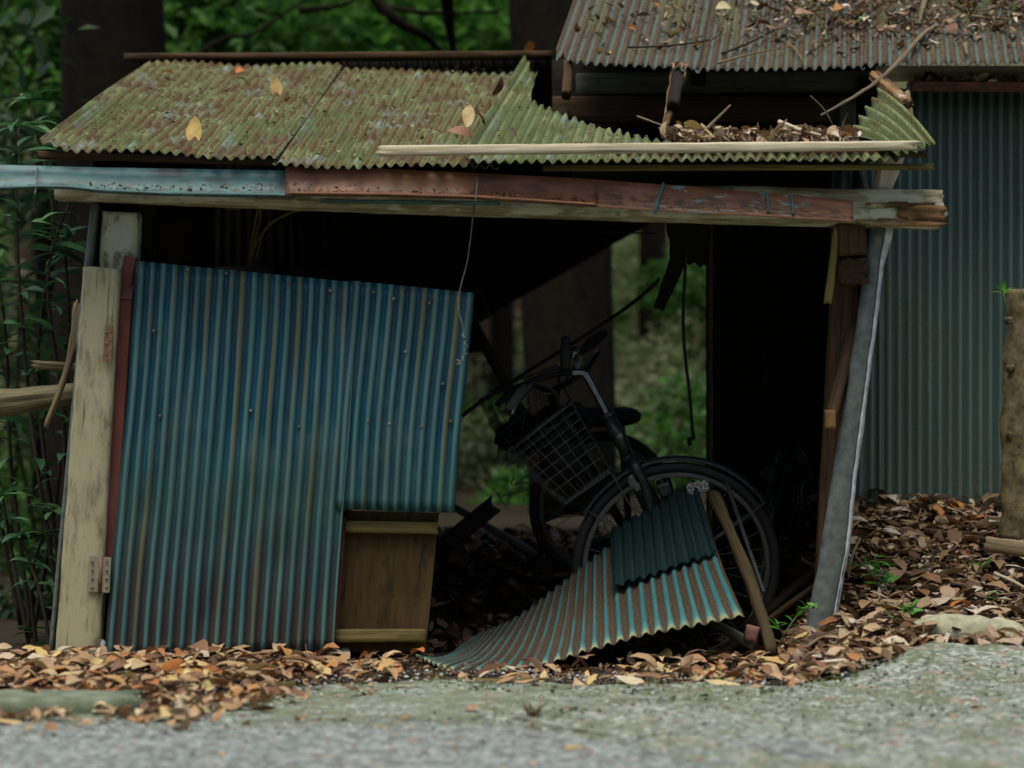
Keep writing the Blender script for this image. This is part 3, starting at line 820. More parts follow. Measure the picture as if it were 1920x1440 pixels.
# right end of the shed: inner post, stub beams, side cladding
plank("inner_post", P(1546, 1205, .13), P(1590, 425, .14), .075, .08, M['brownwood'], S, (1, 0, 0), 30, .02, 0, 0, .006, 3, w1=.085)
plank("stub_beam", P(1600, 508, -.01), P(1592, 545, 1.1), .085, .08, M['brownwood'], S, (1, 0, 0), 24, .22, .02, 0, .008, 6)
plank("stub_post", P(1597, 480, .03), P(1594, 418, .03), .085, .07, M['brownwood'], S, (1, 0, 0), 8, .1)
plank("lath", P(1552, 568, .0), P(1570, 425, .02), .024, .02, M['railwood'], S, (1, 0, 0), 14, .15, .006, .004)
plank("lath", P(1556, 790, .0), P(1602, 610, .10), .034, .03, M['brownwood'], S, (1, 0, 0), 14, .08, .006, .004)
plank("lath_end", P(1556, 803, -.005), P(1557, 770, -.005), .034, .034, M['rot'], S, (1, 0, 0), 6, .18, .003, .003)
plank("split_post", P(1652, 362, .03), P(1674, 283, .03), .05, .05, M['palechunk'], S, (1, 0, 0), 14, .10, 0, .01, .012, 4, w1=.075)
# metal corner strip: a rounded front face with a folded edge coloured near-white like a sky reflection
cs_v, cs_u, cs_f = [], [], []
NS = 40
def cs_left(t): return pl([0, .08, .3, .55, .8, 1], [1627, 1622, 1598, 1566, 1535, 1505], t)
def cs_right(t): return pl([0, .08, .3, .55, .8, 1], [1662, 1652, 1632, 1606, 1585, 1557], t)
for i in range(NS + 1):
    t = i / NS; y = lerp(424, 1206, t)
    xl, xr = cs_left(t), cs_right(t)
    xl += 3 * nz(t * 14); xr += 2.5 * nz(t * 17, 3)
    for q in range(7):
        f = q / 6
        cs_v.append(P(lerp(xl, xr, f), y, .05 - .022 * math.sin(math.pi * (f * .8 + .1)) + .004 * nz(t * 22, f * 3))); cs_u.append((t * 1.25, f * .08))
for i in range(NS):
    for q in range(6): cs_f.append((i * 7 + q, (i + 1) * 7 + q, (i + 1) * 7 + q + 1, i * 7 + q + 1))
corner = solid(mesh_obj("corner_strip", cs_v, cs_f, M['galv'], S, cs_u), .0015)
ev, ef = [], []
for i in range(NS + 1):
    t = i / NS; y = lerp(424, 1190, t); xr = cs_right(t) + 2.5 * nz(t * 17, 3)
    w_ = 6.5 + 2.5 * nz(t * 9, 5) + 7 * sstep(.12, 0, t)
    ev += [P(xr - .5, y, .038), P(xr + w_, y, .052)]
for i in range(NS): ef.append((2 * i, 2 * i + 2, 2 * i + 3, 2 * i + 1))
solid(mesh_obj("folded_edge", ev, ef, M['glint_edge'], corner), .0012)
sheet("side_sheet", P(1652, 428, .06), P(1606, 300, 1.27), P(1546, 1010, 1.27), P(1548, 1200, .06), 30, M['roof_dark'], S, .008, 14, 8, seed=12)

# ------------------------------------------------------------------ the building behind, on the right
BLD = empty("tin_clad_building", (1.8, 1.3, .4), "green tin walled outbuilding with a rusty leaf strewn roof behind the shed", "building")
B_ = BLD
sheet("wall_sheet", P(1560, 300, 1.305), P(1656, 300, 1.305), P(1656, 1040, 1.305), P(1546, 1040, 1.305), 5, M['green_wall'], B_, .0075, 12, 10, seed=13, thick=.002)
sheet("wall_sheet", P(1648, 166, 1.3), P(1990, 166, 1.3), P(1990, 1000, 1.3), P(1648, 1000, 1.3), 18, M['green_wall'], B_, .0075, 12, 10, seed=14, thick=.002)
sheet("wall_sheet", P(1980, 166, 1.31), P(2420, 166, 1.31), P(2420, 1000, 1.31), P(1980, 1000, 1.31), 23, M['green_wall'], B_, .0075, 12, 10, seed=15, thick=.002)
e_up = P(1075, 0, 1.6) - P(1035, 112, .95)
def up(p, k_): return p + e_up * k_
for q, (xa, xb, wv, drop) in enumerate(((1035, 1309, 15, 0), (1303, 1622, 17.5, -.004), (1612, 1960, 19, .004), (1950, 2330, 21, .008))):
    ya, yb = pl([1035, 1300, 1920], [116, 130, 120], xa), pl([1035, 1300, 1920], [116, 130, 120], xb)
    bl_, br_ = P(xa, ya, .95) + Vector((0, 0, drop)), P(xb, yb, .95) + Vector((0, 0, drop))
    rag = (lambda u, q=q: 1 + (.012 * nz(u * 24, q) + (-.035 * sstep(.16, 0, u) * (1 + nz(u * 60)) if q == 0 else 0)))
    sheet("roof_sheet", up(bl_, 3.2), up(br_, 3.2), br_, bl_, wv, M['rust_roof'], B_, .0068, 40, 10, bot=rag, seed=20 + q, phase=.2 * q, thick=.0018)
plank("fascia_board", P(1080, 158, 1.42), P(1650, 152, 1.42), .075, .03, M['greywood'], B_, (0, 0, 1), 30, .01)
plank("fascia_board", P(1640, 138, 1.27), P(2400, 140, 1.27), .055, .02, M['batten'], B_, (0, 0, 1), 20, .01)
plank("wall_plate", P(1036, 207, 1.40), P(1600, 208, 1.40), .092, .08, M['brownwood'], B_, (0, 0, 1), 30, .01)
plank("light_stop_backing", P(1035, 180, 1.58), P(1660, 180, 1.58), .26, .02, M['darkwood'], B_, (0, 0, 1), 10, .01)  # added dark backing, stops light showing between the boards above
plank("shade_board", P(1055, 318, 1.52), P(1345, 318, 1.52), .32, .03, M['darkwood'], B_, (0, 0, 1), 10, .01)  # added dark board standing in for the shade beneath the hollow
plank("stud", P(1588, 480, 1.36), P(1588, 186, 1.36), .06, .05, M['greywood'], B_, (1, 0, 0), 12, .02)
plank("stud", P(1622, 520, 1.38), P(1622, 150, 1.38), .045, .05, M['darkwood'], B_, (1, 0, 0), 12, .02)
for q in range(6):
    px = 1352 + q * 51
    plank("front_board", P(px, 1165, 1.5), P(px + rng.uniform(-2, 2), 236, 1.5 + .012 * (q % 2)), .105, .02, M['darkwood'], B_, (1, 0, 0), 10, .008)
plank("front_edge_stud", P(1331, 1150, 1.47), P(1333, 396, 1.47), .014, .06, M['railwood'], B_, (1, 0, 0), 10, .03)
for q in range(8):      # its left side, running back
    xs_ = .752 + .076 * q * .2
    plank("side_board", (xs_ + .006 * rng.random(), 1.64 + q * .2, .1), (xs_, 1.64 + q * .2, 2.15), .21, .02, M['darkwood'], B_, (0, 1, 0), 6, .01)
plank("hanging_rafter_end", P(1248, 236, .82), P(1275, 128, 1.0), .02, .02, M['rot'], B_, (1, 0, 0), 30, .35, .01, 0, .003, 5, w1=.055, t1=.05)
plank("rafter_end", P(1262, 200, .84), P(1276, 126, 1.0), .04, .04, M['darkwood'], B_, (1, 0, 0), 12, .2, .02)
plank("rafter_end", P(1062, 178, .95), P(1066, 120, 1.0), .03, .05, M['brownwood'], B_, (1, 0, 0), 14, .22, .012, 0, .004, 5)
plank("rafter_end", P(1310, 150, 1.05), P(1310, 125, 1.1), .05, .05, M['darkwood'], B_, (1, 0, 0), 6, .1)
plank("diagonal_brace", P(1700, 194, .50), P(1640, 142, .92), .030, .036, M['rot'], B_, (0, 0, 1), 26, .28, .02, 0, .008, 6)
plank("barge_board", P(1716, 285, .50), P(1690, 182, .60), .016, .055, M['stick'], B_, (1, 0, 0), 14, .08, .01, .01, w1=.05)
g4 = gutter("gutter", lambda t: (lerp(1706, 2300, t), lerp(153, 157, t)), lambda t: (lerp(1706, 2300, t), lerp(158, 162, t)), M['gut_red2'], B_, depth=.09, y0=1.22,
       prof=[(0, 0), (0, 1.2), (.1, 3.4), (.9, 3.6), (1.0, 3.0), (1.02, .2), (1.06, 0), (1.02, -.2)])
plank("gutter_end", P(1706, 172, 1.17), P(1706, 154, 1.17), .012, .085, M['stone'], B_, (1, 0, 0), 3, .1)
# ------------------------------------------------------------------ trees and undergrowth behind
def leaf_cloud(centres, radii, n, size, seed, droop=.3, flatten=.7, shell=.55, aspect=.45):
    """many folded leaves spread through ellipsoid clumps"""
    r = np.random.RandomState(seed)
    C = np.asarray(centres, float); R = np.asarray(radii, float)
    w = R ** 2; pick = r.choice(len(C), n, p=w / w.sum())
    d = r.normal(size=(n, 3)); d /= np.linalg.norm(d, axis=1)[:, None]
    rad = (shell + (1 - shell) * r.rand(n)) ** 1.0
    rad = np.where(r.rand(n) < .3, r.rand(n), rad)
    pos = C[pick] + d * (R[pick] * rad)[:, None] * np.array([1, 1, flatten])
    ax = r.normal(size=(n, 3)) * np.array([1, 1, .6]) + d * .7; ax[:, 2] -= droop
    ax /= np.linalg.norm(ax, axis=1)[:, None]
    up_ = r.normal(size=(n, 3)) * .5 + np.array([0, 0, 1.0])
    sd_ = np.cross(ax, up_); sd_ /= (np.linalg.norm(sd_, axis=1)[:, None] + 1e-9)
    nn_ = np.cross(sd_, ax)
    L = size * (.6 + .8 * r.rand(n))[:, None]; W = L * aspect * .5
    v = np.empty((n, 6, 3))
    v[:, 0] = pos; v[:, 1] = pos + ax * L * .38 + sd_ * W + nn_ * W * .35; v[:, 2] = pos + ax * L * .42
    v[:, 3] = pos + ax * L * .38 - sd_ * W + nn_ * W * .35; v[:, 4] = pos + ax * L; v[:, 5] = pos + ax * L * .9
    idx = np.arange(n)[:, None] * 6
    f = np.concatenate([idx + np.array([0, 1, 4, 2]), idx + np.array([0, 2, 4, 3])], 0)
    col = np.repeat(np.clip(r.rand(n) * .7 + .3 * (rad - .5), 0, 1), 6)
    return v.reshape(-1, 3), f, col

def crown(name, cl, mat, parent):
    v, f, col = cl
    # drop the unused helper vertex by keeping plain quads
    o = mesh_obj(name, v, f, mat, parent, None, False, colors=col)
    o["kind"] = "stuff"
    return o

def tree(name, x, y, r0, h, label, bark='barkbg', fol='fol_mid', clumps=(), nleaf=3000, lsize=.11, lean=(0, 0), limbs=(), cat="tree", group=None, seed=1):
    z0 = ground_z(x, y) - .1
    T = empty(name, (x, y, z0), label, cat, group)
    top = Vector((x + lean[0], y + lean[1], z0 + h))
    pts = [Vector((x, y, z0)).lerp(top, t) + Vector((.25 * r0 * nz(t * 3 + seed), .2 * r0 * nz(t * 3, seed), 0)) for t in np.linspace(0, 1, 24)]
    tube("trunk", pts, [r0 * 1.25, r0, r0 * .9, r0 * .75, r0 * .35], M[bark], T, 18, raw=True, lump=.10, lscale=6 / max(r0 * 6, .5), seed=seed)
    for lp, lr in limbs: tube("limb", lp, [lr, lr * .75, lr * .35], M[bark], T, 8, lump=.1)
    if clumps:
        cc = [c[:3] for c in clumps]; rr = [c[3] for c in clumps]
        crown("crown", leaf_cloud(cc, rr, nleaf, lsize, seed), M[fol], T)
    return T

def at(px, py, d): return P(px, py, d - CAM_D)
R_ = random.Random(5)
def clump_line(pts, spread, rad, n, seed):
    q = random.Random(seed); out = []
    for i in range(n):
        p = pts[q.randrange(len(pts))]
        out.append((p[0] + q.gauss(0, spread), p[1] + q.gauss(0, spread * .8), p[2] + q.gauss(0, spread * .6), rad * q.uniform(.6, 1.3)))
    return out

# big trunks seen over the roof and through the shed
t1 = at(190, 200, 12.2)
tree("broadleaf_tree", t1.x, t1.y, .235, 11, "thick dark trunk with creeper behind the shed roof's left end", 'barkbg', 'fol_dark',
     [(t1.x + a, t1.y - .6 + b_, c, r) for a, b_, c, r in ((.3, .2, 2.9, .35), (-.2, .1, 2.35, .22), (.12, .25, 2.0, .2), (-.5, 0, 3.6, .7), (.4, 1, 8, 1.6))],
     1500, .13, (.1, .3), seed=3)
t2 = at(1075, 760, 12.6)
tree("cedar_tree", t2.x, t2.y, .172, 12, "stout dark trunk seen through the shed opening behind the bicycles", 'barkbg', 'fol_dark',
     [(t2.x + a, t2.y + b_, c, r) for a, b_, c, r in ((.4, 1, 8, 1.6),)],
     900, .14, (-.62, .2), seed=5)
t2b = at(1132, 760, 13.4)
tree("cedar_tree", t2b.x, t2b.y, .055, 9, "slim trunk close beside the stout trunk behind the bicycles", 'barkbg', 'fol_dark',
     [(t2b.x, t2b.y, 6.6, 1.0)], 500, .14, (-.1, .2), seed=6)
# cedar trunks on the slope, seen blurred
cedars = [(905, 17.5, .115), (968, 18.5, .10), (1222, 18, .085), (1292, 19.5, .075), (905, 24, .16), (985, 21, .15), (845, 30, .2), (1190, 27, .12), (1215, 33, .17), (1300, 25, .11), (60, 20, .14), (20, 26, .2), (420, 23, .16), (560, 30, .22),
          (720, 22, .13), (880, 19, .06), (1262, 20, .05), (1170, 38, .2), (930, 40, .25), (1285, 42, .22), (340, 34, .22), (660, 40, .25), (120, 40, .22)]
cl_lab = {905: "reddish cedar trunk left of the bicycle basket, seen through the shed", 985: "reddish cedar trunk just left of the stout dark trunk", 1215: "brown cedar trunk in the middle of the bright gap beside the black boards",
          1300: "cedar trunk close to the hanging cord, beyond the shed", 60: "cedar trunk at the far left behind the leafy shrub", 880: "thin sapling trunk beside the blue door's edge", 1262: "thin sapling trunk near the hanging cord"}
for i, (px, d, r) in enumerate(cedars):
    p = at(px, 700, d)
    tree("cedar_tree", p.x, p.y, r, 12 + R_.random() * 3, (cl_lab.get(px) if d > 19.9 or px in (905, 1222) else None) or ({968: "slim reddish trunk between two cedars left of the stout dark trunk", 1222: "slim brown trunk in the middle of the gap beside the black boards", 1292: "slim trunk behind the hanging cord", 905: "nearest reddish cedar trunk by the blue door's right edge"}.get(px) if d < 19.9 else None) or cl_lab.get(px + 5000, "tall straight cedar standing on the wooded slope behind the shed"), 'barkred' if i % 3 != 2 else 'barkbg',
         'fol_dark', [(p.x + R_.gauss(0, .8), p.y + R_.gauss(0, .8), p.z + 7 + k_ * 1.4, 1.0) for k_ in range(3)], 160, .2, (R_.gauss(0, .15), 0), group="cedars on the slope behind the shed", seed=10 + i)
# understorey broadleaf trees whose low crowns fill the top of the view
for i, (px, py, d, r, n, fol, lab) in enumerate((
        (420, 40, 15.0, .85, 4600, 'fol_bright', "leafy green tree over the left half of the lower roof"),
        (700, 30, 17.0, 1.1, 5000, 'fol_bright', "broad green crown above the middle of the roof ridge"),
        (880, 60, 16.0, .75, 3400, 'fol_bright', "bright green crown left of the dark trunk by the upper roof"),
        (30, 60, 14.0, .8, 3600, 'fol_mid', "dark green crown in the top left corner"),
        (560, 0, 20.0, 1.8, 6500, 'fol_pale', "paler green crown far behind the roof ridge"),
        (230, 0, 22.0, 2.0, 5000, 'fol_bright', "green crown far behind the thick left trunk"),
        (820, -40, 24.0, 2.4, 6000, 'fol_pale', "pale crown in the distance over the ridge"))):  # paleness comes from the leaf colour
    p = at(px, py, d)
    tr = at(px + 60, 300, d + .5)
    cl = clump_line([(p.x + q * r * .55, p.y, p.z + abs(q) * .05) for q in (-1.4, -.7, 0, .7, 1.4)], r * .45, r * .42, 26, 40 + i)
    limbs = []
    if i == 1: limbs = [([at(690, -20, 12.4), at(745, 40, 12.4), at(800, 70, 12.6), at(835, 110, 13)], .030), ([at(835, -25, 12.4), at(842, 40, 12.6), at(852, 110, 13)], .036), ([at(720, 12, 12.6), at(780, 22, 12.6), at(850, 25, 12.8), at(940, 20, 13)], .014)]
    if i == 0: limbs = [([at(360, 110, 12.4), at(420, 72, 12.4), at(480, 60, 12.5), at(600, -20, 12.8)], .014), ([at(560, 20, 12.6), at(640, 10, 12.6), at(680, -10, 12.6)], .016)]
    tree("broadleaf_tree", tr.x, tr.y, .07, 4 + d * .1, lab, 'barkbg', fol, cl + [(p.x, p.y + .5, p.z + 2.2, r * .8)], n, .11 if d < 18 else .15, (0, 0), limbs, seed=60 + i)
# undergrowth on the slope: single bushes
bush = [(900, 880, 17, .5, 'fol_bright'), (940, 960, 14, .30, 'fol_mid'), (905, 700, 19, .6, 'fol_bright'), (930, 600, 20, .6, 'fol_bright'), (985, 990, 14, .3, 'fol_mid'), (960, 560, 22, .6, 'fol_mid'),
        (1180, 880, 15, .45, 'fol_pale'), (1240, 850, 16, .45, 'fol_pale'), (1300, 860, 15, .5, 'fol_mid'), (1310, 640, 19, .6, 'fol_pale'), (1200, 600, 19, .6, 'fol_pale'), (1260, 560, 21, .6, 'fol_mid'), (1300, 500, 17, .45, 'fol_mid'), (1180, 720, 16, .45, 'fol_pale'), (1250, 720, 22, .6, 'fol_mid'),
        (40, 1160, 10.5, .42, 'fol_dark'), (70, 1000, 13, .6, 'fol_mid'), (20, 880, 15, .7, 'fol_mid'), (90, 820, 18, .7, 'fol_pale'), (30, 640, 14, .6, 'fol_dark'), (60, 300, 13, .6, 'fol_dark'), (20, 220, 17, .8, 'fol_pale'), (120, 320, 16, .7, 'fol_dark'),
        (870, 1010, 16, .5, 'fol_dark'), (1200, 900, 18, .6, 'fol_dark')]
for i in range(30):        # waist-high growth close behind the shed, in the two gaps
    d = R_.uniform(16, 21); zx = R_.uniform(1150, 1345) if i % 3 else R_.uniform(865, 985)
    p_ = at(zx, 700, d); r_ = R_.uniform(.35, .6); z_ = ground_z(p_.x, p_.y) + r_ * .6
    bush.append((zx, 720 - (z_ - CAM_Z) / d * FPX, d, r_, R_.choice(['fol_pale', 'fol_pale', 'fol_mid'])))
for i in range(60):
    d = R_.uniform(18, 40); zx = (R_.uniform(-60, 110), R_.uniform(870, 990), R_.uniform(1150, 1330), R_.uniform(1150, 1330), R_.uniform(300, 950))[i % 5]
    bush.append((zx, 720 - 5000 * (.22 * (d - 16) + .06 * max(0, d - 22) + .15 + d * .015 - CAM_Z) / d, d, d * .045, R_.choice(['fol_bright', 'fol_pale', 'fol_pale', 'fol_mid'])))
for i, (px, py, d, r, fol) in enumerate(bush):
    p = at(px, py, d)
    tone = {'fol_bright': "bright green", 'fol_mid': "green", 'fol_pale': "pale green", 'fol_dark': "dark green"}[fol]
    far_ = "close behind the shed" if d < 14 else ("farther up the slope" if d < 24 else "far up the slope")
    where = "at the far left beyond the leafy shrub" if px < 200 else ("above the roof ridge" if px < 860 else ("beyond the blue door's right edge" if px < 1000 else ("in the gap left of the black boards" if px < 1250 else "in the gap by the hanging cord")))
    Bq = empty("bush", (p.x, p.y, ground_z(p.x, p.y)), f"blurred {tone} bush {far_} {where}", "bush", "undergrowth bushes behind the shed")
    cl = clump_line([tuple(p)], r * .5, r * .5, 7, 100 + i)
    gz_ = ground_z(p.x, p.y)
    crown("foliage", leaf_cloud([c[:3] for c in cl], [c[3] for c in cl], 1300, .05 + d * .0016, 200 + i, .5), M[fol], Bq)
    for s_ in range(3):
        c = cl[s_]
        tube("stem", [(p.x + R_.gauss(0, .05), p.y, gz_ - .05), ((p.x + c[0]) / 2, p.y, (gz_ + c[2]) / 2), c[:3]], [.012, .008, .004], M['barkbg'], Bq, 5, 4)

# ------------------------------------------------------------------ leaf shapes shared by shrubs, sprouts and fallen leaves
def leaf_mesh(name, L, W, curl, fold, mat, twist=0.0, wav=0.0, seed=0, rows=6):
    vs_, fs, uv = [], [], []
    q = random.Random(seed)
    x = 0; z = 0; an = -curl * .5
    for i in range(rows + 1):
        t = i / rows
        w = W * .5 * (math.sin(math.pi * min(1, t * .93 + .04)) ** .75) * (1 - .25 * t)
        if i in (0, rows): w = W * .02
        tw = twist * (t - .5)
        for k_ in (-1, 0, 1):
            yy = k_ * w; zz = z + abs(k_) * w * fold + wav * L * .04 * q.uniform(-1, 1) * abs(k_)
            vs_.append((x - L / 2, yy * math.cos(tw) - (zz - z) * math.sin(tw), zz * 1.0 + yy * math.sin(tw)))
        x += L / rows * math.cos(an); z += L / rows * math.sin(an); an += curl / rows
    for i in range(rows):
        for k_ in (0, 1): a = i * 3 + k_; fs.append((a, a + 1, a + 4, a + 3))
    me = bpy.data.meshes.new(name); me.from_pydata(vs_, [], fs); me.materials.append(mat)
    me.polygons.foreach_set("use_smooth", np.ones(len(me.polygons), dtype=bool)); me.update()
    return me
def link_mesh(name, me, loc, rot, sc=1.0, parent=None):
    o = bpy.data.objects.new(name, me); COL.objects.link(o)
    o.rotation_mode = 'XYZ'; o.rotation_euler = rot if not hasattr(rot, 'to_euler') else rot.to_euler(); o.scale = (sc, sc, sc); o.location = loc
    if parent: adopt(o, parent)
    return o
def aim(direction, roll=0.0):
    """rotation that takes a leaf's length (+x) to direction with its face up"""
    x = Vector(direction).normalized(); up_ = Vector((0, 0, 1)) if abs(x.z) < .95 else Vector((0, 1, 0))
    y = up_.cross(x).normalized(); z = x.cross(y)
    return (Matrix((x, y, z)).transposed() @ Matrix.Rotation(roll, 3, 'X'))

# ------------------------------------------------------------------ leafy shrub left of the shed
shr_me = [leaf_mesh("shrub_leaf_shape", .135, .040, -.5 - .3 * q, .25, M['shrubleaf'], seed=q) for q in range(4)]
def shrub(stems, label, nper, seed, size=1.0):
    q = random.Random(seed)
    base = stems[0][0]
    T = empty("leafy_shrub", base, label, "shrub", "dark leafy shrubs left of the shed")
    for pts in stems:
        tube("stem", pts, [.008, .006, .003], M['twig_dark'], T, 6, 8)
        path = catmull(pts, 10)
        for w in range(nper):
            f = .18 + .82 * (w / (nper - 1)) ** .8
            p = path[min(len(path) - 1, int(f * (len(path) - 1)))]
            nl = 6 if w >= nper - 2 else 2
            a0 = q.random() * 6.28
            for k_ in range(nl):
                a = a0 + k_ * 6.28 / nl + q.gauss(0, .3)
                dr = Vector((math.cos(a), math.sin(a) * .8, q.uniform(-.55, .25)))
                s = size * q.uniform(.6, 1.15)
                link_mesh("leaf", q.choice(shr_me), p + dr.normalized() * .06 * s, aim(dr, q.gauss(0, .3)), s, T)
def st(*a): return [P(*p) for p in a]
shrub([st((110, 1130, .6), (60, 800, .5), (35, 500, .45), (30, 240, .4)), st((110, 1120, .65), (120, 800, .5), (90, 520, .4), (150, 330, .42)), st((115, 1100, .65), (70, 700, .6), (100, 420, .55), (55, 190, .6))],
      "tall dark green shrub with long narrow leaves left of the cream post", 17, 4)
shrub([st((60, 1200, .8), (20, 860, .7), (10, 620, .6), (-20, 420, .6)), st((60, 1200, .8), (110, 900, .6), (130, 640, .5), (120, 440, .5)), st((40, 1180, .8), (-30, 800, .7), (-60, 500, .7))],
      "shorter shrub with long narrow leaves at the left picture edge beside the shed", 17, 9)
shrub([st((70, 1235, .5), (60, 1080, .45), (100, 960, .4)), st((60, 1240, .5), (25, 1050, .5), (5, 930, .45)), st((95, 1238, .4), (80, 1130, .38), (40, 1010, .4))],
      "low thin shrub with drooping leaves at the foot of the cream post", 5, 15, .8)

# added unseen wood across the road, behind the viewer, to block low sky light
ob = []
for i in range(110):
    ob.append((R_.uniform(-26, 26), -17 - R_.random() * 4, R_.uniform(0, 10.5), R_.uniform(1.4, 2.6)))
crown("sky_blocking_wood", leaf_cloud([c[:3] for c in ob], [c[3] for c in ob], 26000, .5, 900, .3, .9), M['fol_mid'], None)
tag(bpy.data.objects["sky_blocking_wood"], "unseen green wood added across the road to block low sky light", "wood")
# ------------------------------------------------------------------ bicycles
def ring_pts(c, ax_u, ax_v, r, a0=0, a1=2 * math.pi, n=48):
    return [c + ax_u * (r * math.cos(lerp(a0, a1, i / n))) + ax_v * (r * math.sin(lerp(a0, a1, i / n))) for i in range(n + 1)]
def wheel(parent, c, u, v, r, label=None):
    """tyre with rim, spokes and hub as its sub-parts; u and v span the wheel's plane"""
    n = u.cross(v).normalized()
    ty = tube("tyre", ring_pts(c, u, v, r - .017, n=64), .017, M['rubber'], parent, 10, raw=True, cap=False)
    g = Geo()
    g.add(tube_geo(ring_pts(c, u, v, r - .040, n=64), .008, 8, False))
    g.add(tube_geo(ring_pts(c + n * .008, u, v, r - .046, n=64), .0035, 6, False)); g.add(tube_geo(ring_pts(c - n * .008, u, v, r - .046, n=64), .0035, 6, False))
    g.build("rim", M['rim'], ty)
    g = Geo()
    for k_ in range(32):
        a = 2 * math.pi * k_ / 32; sgn = 1 if k_ % 2 else -1
        e = c + u * math.cos(a) * (r - .045) + v * math.sin(a) * (r - .045)
        h = c + n * sgn * .03 + (u * math.cos(a + sgn * .9) + v * math.sin(a + sgn * .9)) * .022
        g.add(tube_geo([h, e], .0012, 4, False))
    sp = g.build("spokes", M['basketwire'], ty); sp["kind"] = "stuff"
    tube("hub", [c - n * .05, c - n * .03, c + n * .03, c + n * .05], [.01, .024, .024, .01], M['rim'], ty, 12, raw=True)
    return ty
def fender(parent, c, u, v, r, a0, a1, mat, w=.026):
    n = u.cross(v).normalized(); vs_, fs, uv = [], [], []
    N, K = 50, 8
    for i in range(N + 1):
        a = lerp(a0, a1, i / N); d = u * math.cos(a) + v * math.sin(a)
        for k_ in range(K + 1):
            b_ = lerp(-1.25, 1.25, k_ / K)
            vs_.append(c + d * (r - .030 + .034 * max(0, math.cos(b_)) ** .6) + n * (w * math.sin(b_))); uv.append((a * r, k_ / K * .05))
    for i in range(N):
        for k_ in range(K): q = i * (K + 1) + k_; fs.append((q, q + 1, q + K + 2, q + K + 1))
    return solid(mesh_obj("fender", vs_, fs, mat, parent, uv), .0012)

def basket(parent, near, far, nb, nh, mat, bottom_n=12):
    """wire basket: near and far hold four corners each (rear top, front top, front bottom, rear bottom)"""
    g = Geo()
    def wr(p, q, r=.0013): g.add(tube_geo([p, q], r, 5, False))
    faces = [(near[0], near[1], near[2], near[3]), (far[0], far[1], far[2], far[3]), (near[1], far[1], far[2], near[2]), (near[0], far[0], far[3], near[3])]
    for F in faces:
        for i in range(nb + 1):
            f = i / nb; wr(F[0].lerp(F[1], f), F[3].lerp(F[2], f))
        for j in range(nh + 1):
            f = j / nh; f = 1 - (1 - f) ** .75 if nh > 5 else f
            wr(F[0].lerp(F[3], f), F[1].lerp(F[2], f))
    for i in range(bottom_n + 1):
        f = i / bottom_n
        wr(near[3].lerp(near[2], f), far[3].lerp(far[2], f)); wr(near[3].lerp(far[3], f), near[2].lerp(far[2], f))
    o = g.build("basket", mat, parent)
    rim = [near[0], near[1], far[1], far[0], near[0]]
    gg = Geo()
    for a, c in zip(rim, rim[1:]): gg.add(tube_geo([a, c], .0032, 7))
    gg.build("rim_wire", mat, o)
    return o

# nearer bicycle: front wheel turned side-on, frame running back into the dark on the right
BK = empty("bicycle", (.52, .45, -.08), "dark bicycle with a wire front basket propped behind the fallen blue sheet", "bicycle")
wc = P(1268, 1062, .45)
X, Z = Vector((1, .04, 0)).normalized(), Vector((.02, .05, 1)).normalized()
wheel(BK, wc, X, Z, .332)
fd = fender(BK, wc, X, Z, .348, math.radians(34), math.radians(152), M['frame'])
for a in (math.radians(36), math.radians(148)):
    e = wc + (X * math.cos(a) + Z * math.sin(a)) * .345
    for sgn in (-1, 1):
        tube("stay", [wc + Vector((0, sgn * .05, 0)), e + Vector((0, sgn * .026, 0))], .0024, M['rim'], fd, 6, raw=True)
axl, crw, hd0, hd1 = P(1262, 1060, .45), P(1190, 868, .45), P(1180, 858, .45), P(1139, 779, .45)
fork = tube("fork", [crw + Vector((-.004, -.02, .012)), crw + Vector((0, -.055, -.012)), P(1207, 905, .39), P(1228, 975, .39), P(1250, 1035, .39), P(1262, 1060, .395)], [.020, .019, .017, .0145, .011, .009], M['frame'], BK, 12, 8)
tube("fork_blade", [crw + Vector((-.004, .02, .012)), crw + Vector((0, .055, -.012)), P(1207, 905, .51), P(1250, 1035, .51), P(1262, 1060, .505)], [.020, .019, .017, .011, .009], M['frame'], fork, 12, 8)
# lettering down the fork blade
fc = bpy.data.curves.new("fork_lettering", 'FONT'); fc.body = "BRIDGESTONE"; fc.size = .021; fc.align_x = 'CENTER'; fc.align_y = 'CENTER'; fc.space_character = 1.1; fc.extrude = .0004
fo_ = bpy.data.objects.new("fork_lettering", fc); COL.objects.link(fo_)
dg = bpy.context.evaluated_depsgraph_get(); me = bpy.data.meshes.new_from_object(fo_.evaluated_get(dg)); bpy.data.objects.remove(fo_)
me.materials.clear(); me.materials.append(M['letter'])
lt = bpy.data.objects.new("lettering", me); COL.objects.link(lt)
ldir = (P(1207, 905, .39) - P(1230, 985, .39)).normalized()
ly = Vector((0, -1, 0)).cross(ldir); lz = ldir.cross(ly)
lt.rotation_euler = Matrix((ldir, ly, lz)).transposed().to_euler()
lt.location = P(1219, 942, .371); adopt(lt, fork)
M['letter'].node_tree.nodes["Principled BSDF"].inputs["Base Color"].default_value = (.002, .002, .002, 1)
ht = tube("head_tube", [hd0, hd1], [.022, .0225, .022], M['frame'], BK, 16, raw=True)
for p, r in ((hd0, .026), (hd1, .027)):
    a = (hd1 - hd0).normalized(); tube("headset_ring", [p - a * .01, p - a * .006, p + a * .006, p + a * .01], [.022, r, r, .022], M['frame'], ht, 16, raw=True)
bd = hd0.lerp(hd1, .5) + Vector((.004, -.021, 0))
tube("head_badge", [bd + Vector((0, .002, -.016)), bd + Vector((0, -.002, 0)), bd + Vector((0, .002, .016))], [.006, .013, .006], M['badge'], ht, 10, raw=True, flat=.4)
